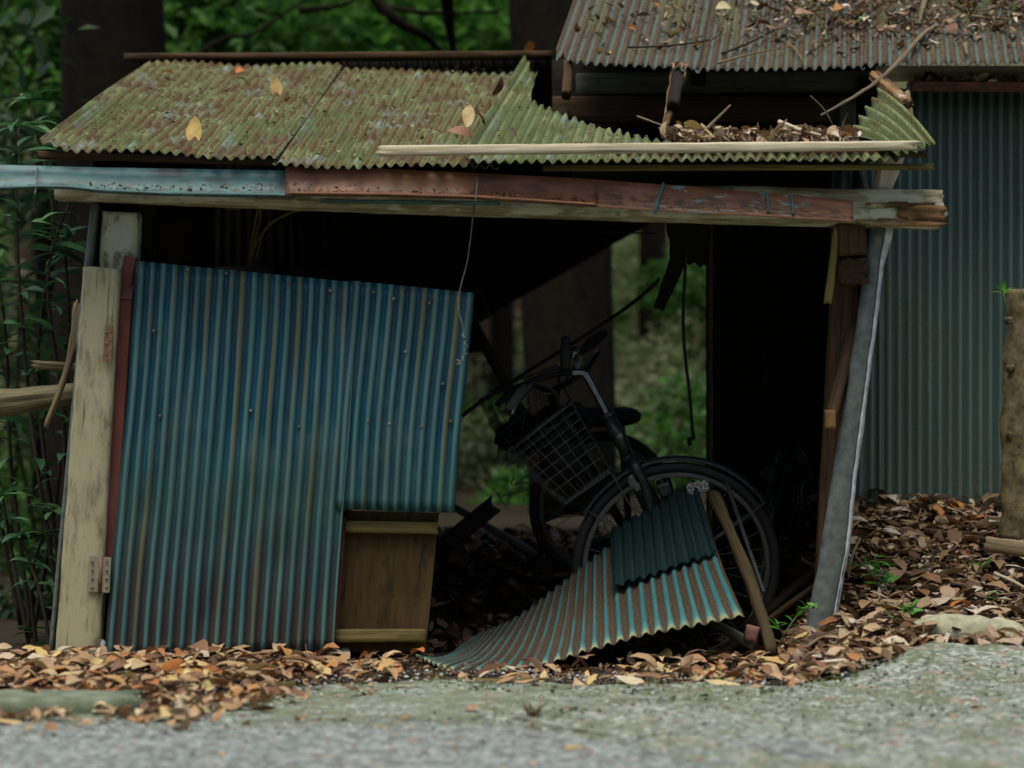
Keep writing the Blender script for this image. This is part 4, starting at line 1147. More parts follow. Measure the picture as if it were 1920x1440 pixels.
stm = tube("stem", [hd1, P(1120, 742, .45), P(1098, 704, .45), P(1090, 699, .45), P(1072, 699, .45)], [.0125, .0125, .0125, .013, .015], M['chrome'], BK, 12, 8)
hb = tube("handlebar", [P(957, 764, .12), P(985, 728, .17), P(1018, 708, .28), P(1048, 700, .38), P(1071, 697, .45), P(1082, 684, .53), P(1088, 664, .62), P(1108, 642, .74), P(1130, 627, .88)], .011, M['black'], BK, 10)
tube("grip", [P(953, 771, .10), P(970, 746, .135), P(986, 727, .17)], [.016, .018, .016], M['rubber'], hb, 10)
tube("grip", [P(1098, 653, .68), P(1114, 638, .78), P(1131, 626, .89)], [.016, .018, .016], M['rubber'], hb, 10)
tube("brake_lever", [P(1000, 716, .17), P(978, 742, .13), P(964, 768, .09), P(960, 778, .08)], [.006, .006, .005, .004], M['black'], hb, 8)
tube("shifter", [P(1060, 694, .44), P(1060, 664, .44), P(1061, 634, .46)], [.015, .017, .014], M['rubber'], hb, 10)
tube("bell", [P(1073, 672, .5), P(1077, 660, .5), P(1080, 650, .5)], [.017, .02, .008], M['chrome'], hb, 10)
tube("clamp", [P(1078, 690, .45), P(1086, 680, .46), P(1088, 668, .47)], [.012, .014, .01], M['rim'], hb, 10)
for pts in ([(1000, 716, .2), (1040, 735, .22), (1060, 790, .3), (1110, 850, .36), (1165, 890, .38)], [(1085, 690, .5), (1130, 745, .45), (1170, 810, .42), (1190, 860, .41)],
            [(1088, 665, .6), (1060, 720, .5), (1075, 760, .4), (1130, 850, .38)]):
    tube("cable", [P(*p) for p in pts], .0026, M['rubber'], BK, 6)
bc = plank("brake_caliper", P(1180, 892, .37), P(1198, 920, .37), .02, .012, M['rim'], BK, (1, 0, 0), 6, .2, 0, 0, .003, 3)
tube("brake_arm", [P(1178, 900, .372), P(1185, 912, .368), P(1200, 908, .37)], .004, M['rim'], bc, 8)
bx = plank("ring_lock", P(1243, 905, .42), P(1252, 934, .42), .04, .03, M['black'], BK, (1, 0, 0), 4, .06)
tube("shackle", ring_pts(P(1236, 906, .40), Vector((1, 0, 0)), Vector((0, 0, 1)), .012, 0, 6.28, 16), .002, M['rim'], bx, 6, raw=True)
# frame towards the rear wheel
bb = P(1420, 1130, .72)
rw = P(1486, 1012, 1.22)
tube("frame_tube", [hd0 + Vector((0, .02, 0)), P(1212, 950, .5), P(1290, 1080, .6), bb], .0165, M['frame'], BK, 10)
tube("frame_tube", [hd0.lerp(hd1, .25) + Vector((0, .02, 0)), P(1225, 930, .52), P(1310, 1050, .63), bb + Vector((0, 0, .07))], .013, M['frame'], BK, 10)
tube("seat_tube", [bb, P(1445, 980, .8), P(1468, 905, .88)], .0155, M['frame'], BK, 10)
tube("chain_stay", [bb, rw], .010, M['frame'], BK, 8, raw=True)
tube("seat_stay", [P(1446, 920, .82), rw], .008, M['frame'], BK, 8, raw=True)
bu = (rw - bb); bu.z = 0; bu.normalize()
wheel(BK, rw, bu, Vector((0, 0, 1)), .332)
fender(BK, rw, bu, Vector((0, 0, 1)), .350, math.radians(20), math.radians(175), M['frame'])
def saddle(parent, c, fwd, L=.25, W=.17):
    s_ = Vector((0, 0, 1)).cross(fwd).normalized(); vs_, fs, uv = [], [], []
    N, K = 12, 12
    for i in range(N + 1):
        t = i / N; w = W * .5 * (1 - .75 * sstep(.25, .7, t)) * math.sqrt(max(0, 1 - (max(0, .12 - t) / .12) ** 2)) * (1 - .6 * sstep(.93, 1, t))
        for k_ in range(K):
            a = 2 * math.pi * k_ / K
            hh = .036 * math.sqrt(max(0, 1 - (max(0, .2 - t) / .2) ** 2)) * (1 - .6 * sstep(.8, 1, t))
            vs_.append(c + fwd * (t - .3) * L + s_ * w * math.cos(a) + Vector((0, 0, 1)) * (hh * math.sin(a) * (1 if math.sin(a) > 0 else .9) + .015 * (1 - t) ** 2))
            uv.append((t, k_ / K))
    for i in range(N):
        for k_ in range(K): fs.append((i * K + k_, i * K + (k_ + 1) % K, (i + 1) * K + (k_ + 1) % K, (i + 1) * K + k_))
    fs += [tuple(range(K))[::-1], tuple(N * K + k_ for k_ in range(K))]
    return mesh_obj("saddle", vs_, fs, M['rubber'], parent, uv)
saddle(BK, P(1466, 895, .94), -bu)
bas = basket(BK, [P(1072, 756, .32), P(947, 853, .30), P(1058, 948, .37), P(1146, 886, .37)], [P(1072, 752, .62), P(960, 838, .62), P(1062, 935, .57), P(1142, 876, .57)], 6, 7, M['basketwire'])
tube("basket_support", [P(1146, 886, .40), P(1190, 960, .42), P(1262, 1060, .40)], .003, M['rim'], bas, 6)

BG = tube("crumpled_bag", [P(1060, 905, .47), P(1058, 880, .47), P(1050, 850, .47), P(1052, 825, .47)], [.03, .075, .07, .02], M['rag'], None, 16, 8, lump=.45, lscale=18)
tag(BG, "dark crumpled bag lying in the nearer bicycle's wire basket", "bag")
# farther bicycle behind it, smaller wheels, half collapsed
BK2 = empty("bicycle", (.3, 1.2, .15), "small wheeled black bicycle with a rag filled basket behind the nearer one", "bicycle")
w2 = P(1130, 950, 1.2)
U2 = Vector((1, .25, 0)).normalized()
wheel(BK2, w2, U2, Vector((0, 0, 1)), .262)
h2 = P(1050, 790, 1.15)
tube("fork", [w2 + Vector((0, -.05, 0)), P(1090, 860, 1.13), h2], [.009, .013, .014], M['black'], BK2, 10)
tube("head_tube", [h2, P(1035, 740, 1.14)], .018, M['black'], BK2, 12, raw=True)
hb2 = tube("handlebar", [P(930, 760, 1.05), P(985, 720, 1.08), P(1035, 730, 1.14), P(1090, 700, 1.25), P(1120, 660, 1.4)], .011, M['black'], BK2, 8)
tube("frame_tube", [h2, P(1110, 880, 1.3), P(1180, 1000, 1.45), P(1240, 1010, 1.55)], .017, M['black'], BK2, 10)
tube("seat_tube", [P(1180, 1000, 1.45), P(1165, 800, 1.4)], .013, M['black'], BK2, 10, raw=True)
saddle(BK2, P(1158, 786, 1.4), Vector((-.95, -.3, .05)).normalized(), .26, .19)
plank("chain_case", P(1080, 1035, 1.4), P(1190, 1000, 1.45), .06, .02, M['black'], BK2, (0, 0, 1), 6, .08)
plank("pedal", P(1020, 972, 1.3), P(1062, 955, 1.3), .03, .07, M['black'], BK2, (0, 0, 1), 4, .1)
plank("pedal", P(1150, 1045, 1.2), P(1178, 1050, 1.2), .03, .07, M['black'], BK2, (0, 0, 1), 4, .1)
b2 = basket(BK2, [P(1045, 690, 1.0), P(898, 752, .98), P(940, 835, 1.02), P(1045, 800, 1.04)], [P(1050, 683, 1.3), P(915, 735, 1.3), P(948, 818, 1.26), P(1048, 785, 1.26)], 10, 5, M['black'])
for q in range(14):
    x0, y0 = rng.uniform(905, 1060), rng.uniform(770, 930); p = P(x0, y0, rng.uniform(.6, 1.1))
    tube("bent_wire", [p, p + Vector((rng.uniform(-.07, .07), rng.uniform(-.05, .05), rng.uniform(-.05, .06))), p + Vector((rng.uniform(-.12, .12), rng.uniform(-.05, .05), rng.uniform(-.10, .08)))], .0016, M['basketwire'], b2, 5, 6)
RG = tube("rag_bundle", [P(930, 812, 1.1), P(960, 818, 1.1), P(1010, 812, 1.1), P(1060, 800, 1.1), P(1095, 775, 1.08)], [.03, .055, .06, .075, .06], M['rag'], None, 16, 8, lump=.5, lscale=22)
tag(RG, "tattered black rags stuffed in the rear bicycle's basket", "rags")
for q in range(16):
    x0 = rng.uniform(928, 1040); p = P(x0, rng.uniform(815, 850), 1.05)
    tube("frayed_thread", [p, p + Vector((rng.uniform(-.02, .02), rng.uniform(-.02, .02), -rng.uniform(.02, .05)))], [.004, .001], M['rag'], RG, 5, raw=True)

# ------------------------------------------------------------------ fallen sheets and broken timber in front of the bicycles
fr = [(778, 1241, -.10), (830, 1258, -.33), (890, 1264, -.40), (985, 1256, -.40), (1120, 1214, -.32), (1250, 1181, -.25), (1397, 1154, -.20)]
bk = [(880, 1212, .25), (940, 1180, .30), (985, 1150, .32), (1040, 1105, .34), (1120, 1040, .36), (1225, 968, .36), (1310, 918, .36)]
def fallen(name, front, back, waves, mat, nv, lift, label, seed, amp=.0085, spw=9, ragb=.01, ph=0.0, sag=.03):
    fpts = catmull([p if isinstance(p, Vector) else P(*p) for p in front], 14); bpts = catmull([p if isinstance(p, Vector) else P(*p) for p in back], 14)
    nu = int(waves * spw) + 1; G0 = np.empty((nu, nv + 1, 3))
    fl = np.concatenate([[0], np.cumsum([(q1 - q0).length for q0, q1 in zip(fpts, fpts[1:])])]); fl /= fl[-1]
    def samp(pts, u): f = float(np.interp(u, fl, np.arange(len(fl)))); i = min(int(f), len(pts) - 2); return pts[i].lerp(pts[i + 1], f - i)
    for i in range(nu):
        u = i / (nu - 1); a, c = samp(bpts, u), samp(fpts, u)
        for j in range(nv + 1):
            v = j / nv * (1 + ragb * nz(u * 20, seed)); p = a.lerp(c, v) + Vector((0, 0, -sag * math.sin(math.pi * min(v, 1)) + lift + .016 * sstep(.4, .1, u) + .006 * nz(u * 4, v * 3, seed)))
            G0[i, j] = p
    du = np.gradient(G0, axis=0); dv = np.gradient(G0, axis=1); n = np.cross(dv, du); n /= np.linalg.norm(n, axis=2)[:, :, None]
    n[n[:, :, 2] < 0] *= -1
    w = np.cos(2 * np.pi * (ph + waves * np.linspace(0, 1, nu)))[:, None, None]
    Pn = G0 + n * w * amp * np.array([.75 + .55 * nz(i / nu * 11, seed) for i in range(nu)])[:, None, None]
    uv = [(waves * i / (nu - 1), j / nv * .7) for i in range(nu) for j in range(nv + 1)]
    fs = [(i * (nv + 1) + j, (i + 1) * (nv + 1) + j, (i + 1) * (nv + 1) + j + 1, i * (nv + 1) + j + 1) for i in range(nu - 1) for j in range(nv)]
    o = mesh_obj(name, Pn.reshape(-1, 3), fs, mat, None, uv); solid(o, .0016)
    return tag(o, label, "metal sheet")
b = NB("fallen_blue_sheet", .8, 0, .12)
uv = b.uv(); s = b.sep(uv); ridge = wave_mask(b, s, 1.0)
k = b.map(uv, (1, 31.4, 1)); fine = b.noise(k, 6, 4, .75); mid = b.noise(b.map(uv, (.55, 5, 1)), 1, 5, .65)
c = b.mix(b.math('MULTIPLY', b.mask(ridge, .3, .9), b.math('ADD', mid, .1)), (.005, .065, .10), (.055, .19, .175))
tip = b.mask(s[1], .655, .70)
c = b.mix(b.math('MULTIPLY', tip, b.mask(mid, .25, .5)), c, (.34, .29, .12))
c = b.mix(b.math('MULTIPLY', b.mask(s[1], .60, .69), .4), c, (.16, .27, .2))
right = b.mask(s[0], 14, 26)
dm = b.math('SUBTRACT', b.math('ADD', b.math('SUBTRACT', 1.12, ridge), b.math('MULTIPLY', mid, .75)), b.math('ADD', b.math('ADD', .18, b.math('MULTIPLY', right, .2)), b.math('MULTIPLY', b.mask(s[1], .58, .72), .5)))
c = b.mix(b.mask(dm, .26, .50), c, b.ramp(fine, (.3, (.024, .018, .012)), (.55, (.072, .054, .037)), (.72, (.24, .195, .15))))
M['fallen'] = b.col(c).bump(b.math('MULTIPLY', fine, b.mask(dm, .48, .68)), .8, .004).m
b = NB("shaded_fallen_sheet", .8, 0, .15)
uv = b.uv(); s = b.sep(uv); ridge = wave_mask(b, s, 1.0); mid = b.noise(b.map(uv, (.5, 4, 1)), 1, 4); fine = b.noise(b.pos(), 90, 4, .7)
c = b.mix(b.math('MULTIPLY', ridge, mid), (.004, .015, .017), (.014, .038, .036))  # shade under the roof put into the sheet's darker colour
c = b.mix(b.mask(fine, .6, .7), c, (.06, .045, .03))
M['fallen_shaded'] = b.col(c).bump(fine, .4, .002).m
fallen("fallen_tin_sheet", fr, bk, 29.5, M['fallen'], 26, 0, "curved blue corrugated sheet lying on the ground, dirt in its grooves", 3)
_f, _b = catmull([P(*p) for p in fr], 14), catmull([P(*p) for p in bk], 14)
_fl = np.concatenate([[0], np.cumsum([(q1 - q0).length for q0, q1 in zip(_f, _f[1:])])]); _fl /= _fl[-1]
def _on(u, v):
    f_ = float(np.interp(u, _fl, np.arange(len(_fl)))); i = min(int(f_), len(_f) - 2); k_ = f_ - i
    return _b[i].lerp(_b[i + 1], k_).lerp(_f[i].lerp(_f[i + 1], k_), v) + Vector((0, 0, -.03 * math.sin(math.pi * max(0, v))))
fallen("fallen_tin_sheet", [_on(u, .48) for u in np.linspace(.66, .99, 12)], [_on(u, -.03) for u in np.linspace(.66, .99, 12)], 29.5 * .33, M['fallen_shaded'], 14, .020,
       "short blue corrugated sheet, darkened as if in shade, resting on the larger fallen sheet", 7, ph=29.5 * .66, sag=0.0)
def prop(name, label, cat, *a, **kw): return tag(plank(name, *a, **kw), label, cat)
prop("wooden_prop", "rough leaning prop stick at the right edge of the fallen blue sheet", "stick", P(1448, 1222, -.16), P(1338, 928, .30), .030, .034, M['proplog'], None, (1, 0, 0), 40, .26, .02, .01, .010, 5, w1=.036, bend=lambda f: Vector((.012 * math.sin(f * 3.1), 0, 0)))
prop("metal_rod", "thin dark metal bar leaning beside the prop stick", "metal bar", P(1432, 1110, .0), P(1362, 905, .34), .012, .008, M['frame'], None, (1, 0, 0), 8)
prop("broken_lath", "grey broken lath under the fallen blue sheet", "lath", P(1300, 1150, .05), P(1415, 1210, -.12), .03, .018, M['greywood'], None, (0, 0, 1), 10, .06, .01, .01)
prop("brick_fragment", "small reddish brick fragment beside the foot of the prop stick", "brick", P(1398, 1185, -.12), P(1420, 1190, -.12), .045, .03, M['brick'], None, (0, 0, 1), 4, .08, .004, .004)
prop("torn_sticker_plate", "black and white printed scrap on top of the short fallen sheet", "scrap", P(1288, 918, .345), P(1328, 910, .345), .035, .006, M['sticker'], None, (0, 0, 1), 4)
prop("dark_plank", "broken dark plank jutting up behind the brown door panel", "plank", P(795, 1055, .95), P(922, 950, .95), .06, .03, M['darkwood'], None, (0, 0, 1), 14, .04, .01, .02)
prop("old_pipe", "grey pipe lying behind the broken dark plank", "pipe", P(850, 950, 1.5), P(1005, 1040, 1.35), .025, .025, M['galv'], None, (0, 0, 1), 6, .02, 0, 0, .009, 2)
prop("grey_plank", "weathered plank lying inside beside the bicycle wheel", "plank", P(1395, 1180, .30), P(1520, 1075, .55), .10, .02, M['darkwood'], None, (0, 1, 0), 12, .02)
prop("thin_board", "long thin board leaning low inside the shed's right end", "board", P(1430, 1170, .2), P(1540, 1090, .4), .018, .018, M['brownwood'], None, (0, 0, 1), 10, .06)

# things hanging in the opening
hw = tube("hanging_wire", [P(889, 384, -.1), P(884, 430, -.1), P(876, 490, -.105), P(862, 545, -.11), P(860, 580, -.12), P(868, 615, -.125), P(872, 640, -.125)], .0022, M['wire'], None, 6, 8)
tag(hw, "thin grey wire hanging from the gutter in front of the blue door", "wire")
tw = []
for i in range(60):
    t = i / 59; a = t * 40; base = [P(869, 622, -.125), P(874, 645, -.13), P(872, 668, -.13), P(862, 684, -.13), P(858, 676, -.13)]
    q = catmull(base, 12); p = q[int(t * (len(q) - 1))]; tw.append(p + Vector((math.cos(a), math.sin(a) * .6, math.sin(a) * .5)) * .005)
tube("twisted_end", tw, .0024, M['wire'], hw, 5, raw=True)
fb = plank("hanging_bark", P(1292, 482, .9), P(1290, 405, .9), .12, .03, M['darkwood'], None, (1, 0, 0), 14, .14, .04, 0, .006, 6, w1=.15)
tag(fb, "ragged dark board stub hanging under the lintel in the opening", "board")
tag(plank("wood_shard", P(1236, 576, .9), P(1276, 478, .9), .035, .02, M['darkwood'], None, (1, 0, 0), 14, .12, .02, .02, .004, 5, w1=.055), "splintered dark shard hanging at a slant beside the cord", "shard")
hc = tag(tube("rope", [P(1287, 470, .88), P(1284, 520, .88), P(1281, 590, .88), P(1284, 660, .88), P(1293, 740, .88), P(1299, 815, .88)], .0055, M['strap'], None, 6, 8, flat=.5), "dark cord hanging straight down in the bright gap", "rope")
tube("hook", [P(1299, 815, .88), P(1300, 822, .88), P(1292, 824, .88), P(1294, 836, .88)], .007, M['strap'], hc, 6)
tag(tube("tie_strap", [P(1236, 522, .92), P(1225, 535, .95), P(1170, 580, .98), P(1080, 640, 1.0), P(1000, 690, .96), P(900, 755, .9), P(866, 780, .85)], .008, M['strap'], None, 6, 8, flat=.25), "dark strap stretched at a slant across the opening over the bicycles", "strap")
tag(tube("roof_rod", [P(1120, 435, 1.0), P(1228, 438, 1.0)], .003, M['strap'], None, 6, raw=True), "thin dark rod sticking out under the lintel", "rod")
for q, pts in enumerate(([(470, 498, .3), (478, 450, .3), (488, 400, .32), (480, 385, .3), (440, 392, .3), (405, 385, .3)], [(462, 500, .32), (490, 440, .3), (530, 405, .3), (570, 393, .35)], [(475, 498, .33), (500, 425, .3), (540, 402, .32)], [(466, 500, .3), (474, 440, .3), (484, 388, .3)])):
    tag(tube("straw_stalk", [P(*p) for p in pts], .0035, M['straw'], None, 5, 6), ("dry bent stalk reaching up to the gutter above the blue door", "dry stalk arching right above the blue door", "short dry stalk leaning right above the blue door", "upright dry stalk above the blue door")[q], "stalk", "dry stalks above the blue door")

# ------------------------------------------------------------------ wood, stump, stones around the shed
lg = plank("split_log", P(-40, 762, .10), P(140, 738, .16), .085, .08, M['logwood'], None, (0, 0, 1), 20, .16, 0, .02, .02, 5, w1=.06)
tag(lg, "grey split log wedged against the shed's left post", "log")
tag(plank("log_stub", P(68, 684, .14), P(150, 690, .18), .026, .03, M['logwood'], None, (0, 0, 1), 10, .2, .02, 0, .006, 4), "short mossy stub poking out above the split log", "log")
tag(plank("bark_stick", P(86, 798, .05), P(146, 577, .09), .012, .02, M['stick'], None, (1, 0, 0), 24, .28, .01, .02, .004, 5, w1=.03, t1=.03, bend=lambda f: Vector((.018 * math.sin(f * 3.1), 0, 0))), "pale barkless stick leaning on the split log", "stick")
tp = [P(1912, 1010, .55), P(1908, 900, .55), P(1906, 760, .56), P(1912, 640, .57), P(1918, 545, .58)]
tk = tube("cut_trunk", tp, [.062, .052, .048, .047, .050], M['barktrunk'], None, 20, 10, lump=.22, lscale=16)
tag(tk, "short cut tree trunk at the right picture edge before the green wall", "tree trunk")
for (px, py) in ((1888, 600), (1890, 690), (1889, 815)):
    plank("knot", P(px + 8, py, .53), P(px + 1, py + 2, .52), .022, .022, M['barktrunk'], tk, (0, 0, 1), 6, .3, 0, .006, .006, 4)
spr = empty("trunk_sprout", P(1890, 590, .53), "small bright green sprout growing from the cut trunk's top", "sprout")
tube("stem", [P(1890, 590, .53), P(1886, 570, .52), P(1882, 552, .52)], .0025, M['stemgreen'], spr, 5)
sp_me = [leaf_mesh("sprout_leaf_shape", .05, .02, -.7, .3, M['sprout'], seed=q) for q in range(3)]
for q, (dx, dz) in enumerate(((-1, .1), (.9, .5), (1, -.1), (-.7, .6), (.1, 1))):
    d = Vector((dx, rng.uniform(-.6, .2), dz)); link_mesh("leaf", sp_me[q % 3], P(1882, 552, .52) + d.normalized() * .022, aim(d), .9, spr)
st1 = tube("root_stone", [P(1712, 1204, -.24), P(1740, 1190, -.24), P(1800, 1192, -.25), P(1860, 1192, -.26), P(1898, 1200, -.27), P(1912, 1212, -.28)], [.035, .056, .060, .056, .058, .03], M['stone'], None, 18, 10, lump=.2, lscale=9)
tag(st1, "smooth pale mossy root lying at the foot of the leaf slope", "root")
st2 = tube("lichen_rubble", [P(1568, 1220, -.25), P(1600, 1212, -.25), P(1650, 1208, -.25), P(1700, 1206, -.25), P(1722, 1204, -.25)], [.02, .040, .036, .034, .02], M['rubble'], None, 18, 12, lump=.6, lscale=26)
tag(st2, "rough lichen grey stone left of the pale root", "stone")
tag(plank("buried_branch", P(1850, 1020, .3), P(1990, 1040, .25), .045, .035, M['stick'], None, (0, 0, 1), 12, .2, .01, 0, .01, 4), "broken branch half buried in leaves at the cut trunk's foot", "branch")
tag(plank("wood_scrap", P(1735, 995, .85), P(1850, 1012, .8), .02, .05, M['brownwood'], None, (0, 0, 1), 8, .08, .01, .01), "dark wooden slat half buried in leaves below the green wall", "wood")
tag(tube("plastic_scrap", [P(183, 1240, -.03), P(184, 1225, -.03), P(189, 1208, -.02), P(192, 1200, -.01)], [.012, .02, .016, .004], M['plastic_white'], None, 10, 6, lump=.6, lscale=40), "crumpled white plastic scrap between the cream post and the blue door", "scrap")
# ------------------------------------------------------------------ fallen leaves
def litter(name, pts, nrm, mat, label, sizes, seed, tilt=.5, kind_="stuff", cat="leaves", aspect=.42):
    """one mass of dry curled leaves at the given points"""
    r = np.random.RandomState(seed); n = len(pts)
    pts = np.asarray(pts, float); rows = 4
    L = sizes[0] + (sizes[1] - sizes[0]) * r.rand(n) ** 1.3; W = L * aspect * (.7 + .6 * r.rand(n)); curl = r.uniform(-1.8, 1.8, n); fold = r.uniform(-.5, .6, n)
    yaw = r.rand(n) * 2 * np.pi; pit = r.normal(0, tilt, n); rol = r.normal(0, tilt, n)
    ts = np.linspace(0, 1, rows + 1)
    an = -curl[:, None] * .5 + curl[:, None] * ts[None]
    dx = np.cos(an) * (L / rows)[:, None]; dz = np.sin(an) * (L / rows)[:, None]
    xx = np.cumsum(dx, 1) - dx - (L / 2)[:, None]; zz = np.cumsum(dz, 1) - dz
    wprof = np.array([.05, .8, 1.0, .72, .04])
    v = np.empty((n, rows + 1, 3, 3))
    for k_, sg in enumerate((-1, 0, 1)):
        hw = (W / 2)[:, None] * wprof[None]
        v[:, :, k_, 0] = xx; v[:, :, k_, 1] = sg * hw * (1 + .15 * r.normal(size=hw.shape)); v[:, :, k_, 2] = zz + abs(sg) * hw * fold[:, None] + abs(sg) * .06 * hw * r.normal(size=hw.shape)
    v = v.reshape(n, -1, 3)
    cy, sy, cp, sp_, cr, sr = np.cos(yaw), np.sin(yaw), np.cos(pit), np.sin(pit), np.cos(rol), np.sin(rol)
    Rm = np.empty((n, 3, 3))
    Rm[:, 0, 0] = cy * cp; Rm[:, 0, 1] = cy * sp_ * sr - sy * cr; Rm[:, 0, 2] = cy * sp_ * cr + sy * sr
    Rm[:, 1, 0] = sy * cp; Rm[:, 1, 1] = sy * sp_ * sr + cy * cr; Rm[:, 1, 2] = sy * sp_ * cr - cy * sr
    Rm[:, 2, 0] = -sp_; Rm[:, 2, 1] = cp * sr; Rm[:, 2, 2] = cp * cr
    v = np.einsum('nij,nkj->nki', Rm, v) + pts[:, None, :]
    nvp = (rows + 1) * 3
    q = np.array([(i * 3 + k_, i * 3 + k_ + 1, i * 3 + k_ + 4, i * 3 + k_ + 3) for i in range(rows) for k_ in (0, 1)])
    f = (np.arange(n)[:, None, None] * nvp + q[None]).reshape(-1, 4)
    o = mesh_obj(name, v.reshape(-1, 3), f, mat, None, None, True, colors=np.repeat(r.rand(n), nvp))
    return tag(o, label, cat, kind=kind_)

LR = random.Random(77)
def gpt(px, py, z=.014):
    d = (CAM_Z - z) * FPX / (py - 720); return P(px, py, d - CAM_D)
def front_pt(q):
    """a point in the leaf bank between road and shed; denser at the left"""
    while True:
        x = q.uniform(-2.2, 1.2); y = q.uniform(-1.65, .12)
        e = road_edge(x)
        if y < e - .5: continue
        if x > .75 and y < apron_back(x) + .01: continue
        if x < -.95 and -1.5 < y < -1.2 and q.random() < .85: continue
        if -.26 < x < .60 and y > -.36 + .25 * sstep(.1, .6, x): continue
        dens = pl([-2.2, -.6, -.4, .0, .3, .6, 1.2], [1, 1, .30, .16, .45, .8, 1], x)
        if y < e + .05: dens *= .55 * math.exp(-(e + .05 - y) / .13)
        if q.random() < dens:
            h = (.028 * pl([-2.2, -.8, -.3, .3, 1.2], [1, 1, .1, .2, .6], x)) * sstep(e - .05, e + .25, y) * sstep(-.02, -.3, y)
            return x, y, ground_z(x, y) + h * (.5 + .5 * q.random()) + (.006 if y > e else .016) + .012 * q.random()
def slope_pt(q):
    while True:
        x = q.uniform(.80, 2.1); y = q.uniform(-.75, 1.28)
        if y < apron_back(x) - .02 or x < .80 + .10 * max(0, y) + .10 * sstep(0, .3, y): continue
        return x, y, ground_z(x, y) + .008 + .03 * q.random()
def inside_pt(q):
    x = q.uniform(-.6, .95); y = q.uniform(.15, 3.0)
    return x, y, ground_z(x, y) + .006 + .02 * q.random()
litter("leaf_litter", [front_pt(LR) for _ in range(2500)], None, M['litter_front'], "tan and yellow dead leaves heaped between the road and the shed", (.02, .115), 1, .22)
litter("leaf_litter", [slope_pt(LR) for _ in range(4200)], None, M['litter_slope'], "brown dead leaves covering the bank right of the shed", (.025, .11), 2, .23)
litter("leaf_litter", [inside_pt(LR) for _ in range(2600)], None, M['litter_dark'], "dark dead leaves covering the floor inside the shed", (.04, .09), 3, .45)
litter("road_crumbs", [(x, y, .014) for x, y in ((LR.uniform(-1.4, 1.4), LR.uniform(-2.6, -.7)) for _ in range(220))], None, M['litter_front'], "small leaf crumbs scattered over the road", (.008, .03), 4, .3)
litter("leaf_litter", [gpt(q0 + LR.gauss(0, 38), q1 + LR.gauss(0, 9), .016 + .012 * LR.random()) for q0, q1 in [LR.choice(((300, 1318), (250, 1330), (370, 1322), (450, 1310), (500, 1300), (90, 1338), (330, 1340))) for _ in range(190)]], None, M['litter_front'], "dead leaves spilling from the heap over the road beside the kerb stone", (.04, .085), 14, .4)
def bits_front(q):
    x, y, z = front_pt(q) if q.random() < .6 else (q.uniform(-.9, .7), q.uniform(-.7, .05), .008)
    return x, y, max(z - .006, ground_z(x, y) + .004)
litter("litter_bits", [bits_front(LR) for _ in range(3600)], None, M['litter_dark'], "crumbled leaf bits and dirt between the leaves before the shed", (.006, .028), 11, .4)
litter("litter_bits", [slope_pt(LR) for _ in range(2600)], None, M['litter_slope'], "crumbled leaf bits between the leaves of the right bank", (.008, .034), 12, .4)
litter("twig_litter", [(front_pt(LR) if LR.random() < .4 else slope_pt(LR)) for _ in range(900)], None, M['twiglet'], "fine twigs and stalks strewn through the dead leaves", (.04, .16), 13, .18, aspect=.035)
def gravel(n, seed):
    r = np.random.RandomState(seed); base = np.array([(1, 0, 0), (-1, 0, 0), (0, 1, 0), (0, -1, 0), (0, 0, 1), (0, 0, -1)], float); vv, ff, cc = [], [], []
    tri = np.array([(0, 2, 4), (2, 1, 4), (1, 3, 4), (3, 0, 4), (2, 0, 5), (1, 2, 5), (3, 1, 5), (0, 3, 5)])
    for i in range(n):
        x = r.uniform(-1.7, 1.9); e = road_edge(x); y = e + .25 - abs(r.normal(0, .75))
        zb = .012
        if x > -.05 and apron_front(x) < y < apron_back(x): zb = max(ground_z(x, y), 0) + .02
        s_ = .0022 + .0055 * r.rand() ** 2.5
        vv.append(base * s_ * r.uniform(.6, 1.2, (6, 1)) * np.array([1, 1, .7]) + np.array([x, y, zb])); ff.append(tri + 6 * i); cc += [r.rand()] * 6
    return np.concatenate(vv), np.concatenate(ff), cc
gv_, gf_, gc_ = gravel(5200, 21)
tag(mesh_obj("loose_gravel", gv_, gf_, M['stones'], None, None, False, colors=gc_), "loose grit and gravel scattered over the road surface", "gravel", kind="stuff")
def uroof(px, k_, h=.012):
    y0 = pl([1035, 1300, 1920], [116, 130, 120], px)
    return up(P(px, y0, .95), k_) + Vector((0, -.4, .9)).normalized() * h
def upt(q):
    while True:
        px = q.uniform(1060, 2000); k_ = q.uniform(.12, 2.6)
        d = pl([1060, 1350, 1480, 1700, 2000], [.05, .12, .7, .8, .7], px) * sstep(.1, .75, k_) + .03
        if q.random() < d: return uroof(px, k_, .010 + .02 * q.random())
litter("roof_litter", [upt(LR) for _ in range(1500)], None, M['litter_slope'], "dead leaves and bits collected on the rusty upper roof", (.02, .065), 5, .35)
litter("roof_litter", [P(LR.uniform(1245, 1612), 263 - 22 * LR.random() ** 1.5 * pl([1245, 1400, 1560, 1612], [.3, 1, 1.1, .6], 1450), LR.uniform(-.17, .12)) for _ in range(420)], None, M['litter_slope'], "dead leaves heaped in the sagging hollow of the lower roof", (.02, .06), 6, .6)
litter("roof_litter", [P(LR.uniform(1712, 2000), 152 - 6 * LR.random() ** 2, 1.17 + LR.uniform(-.03, .03)) for _ in range(130)], None, M['litter_slope'], "dead leaves lying in the red eave gutter", (.03, .07), 7, .5)
litter("roof_litter", [upt(LR) for _ in range(2600)], None, M['litter_dark'], "dark humus crumbs collected on the rusty upper roof", (.008, .03), 9, .5)
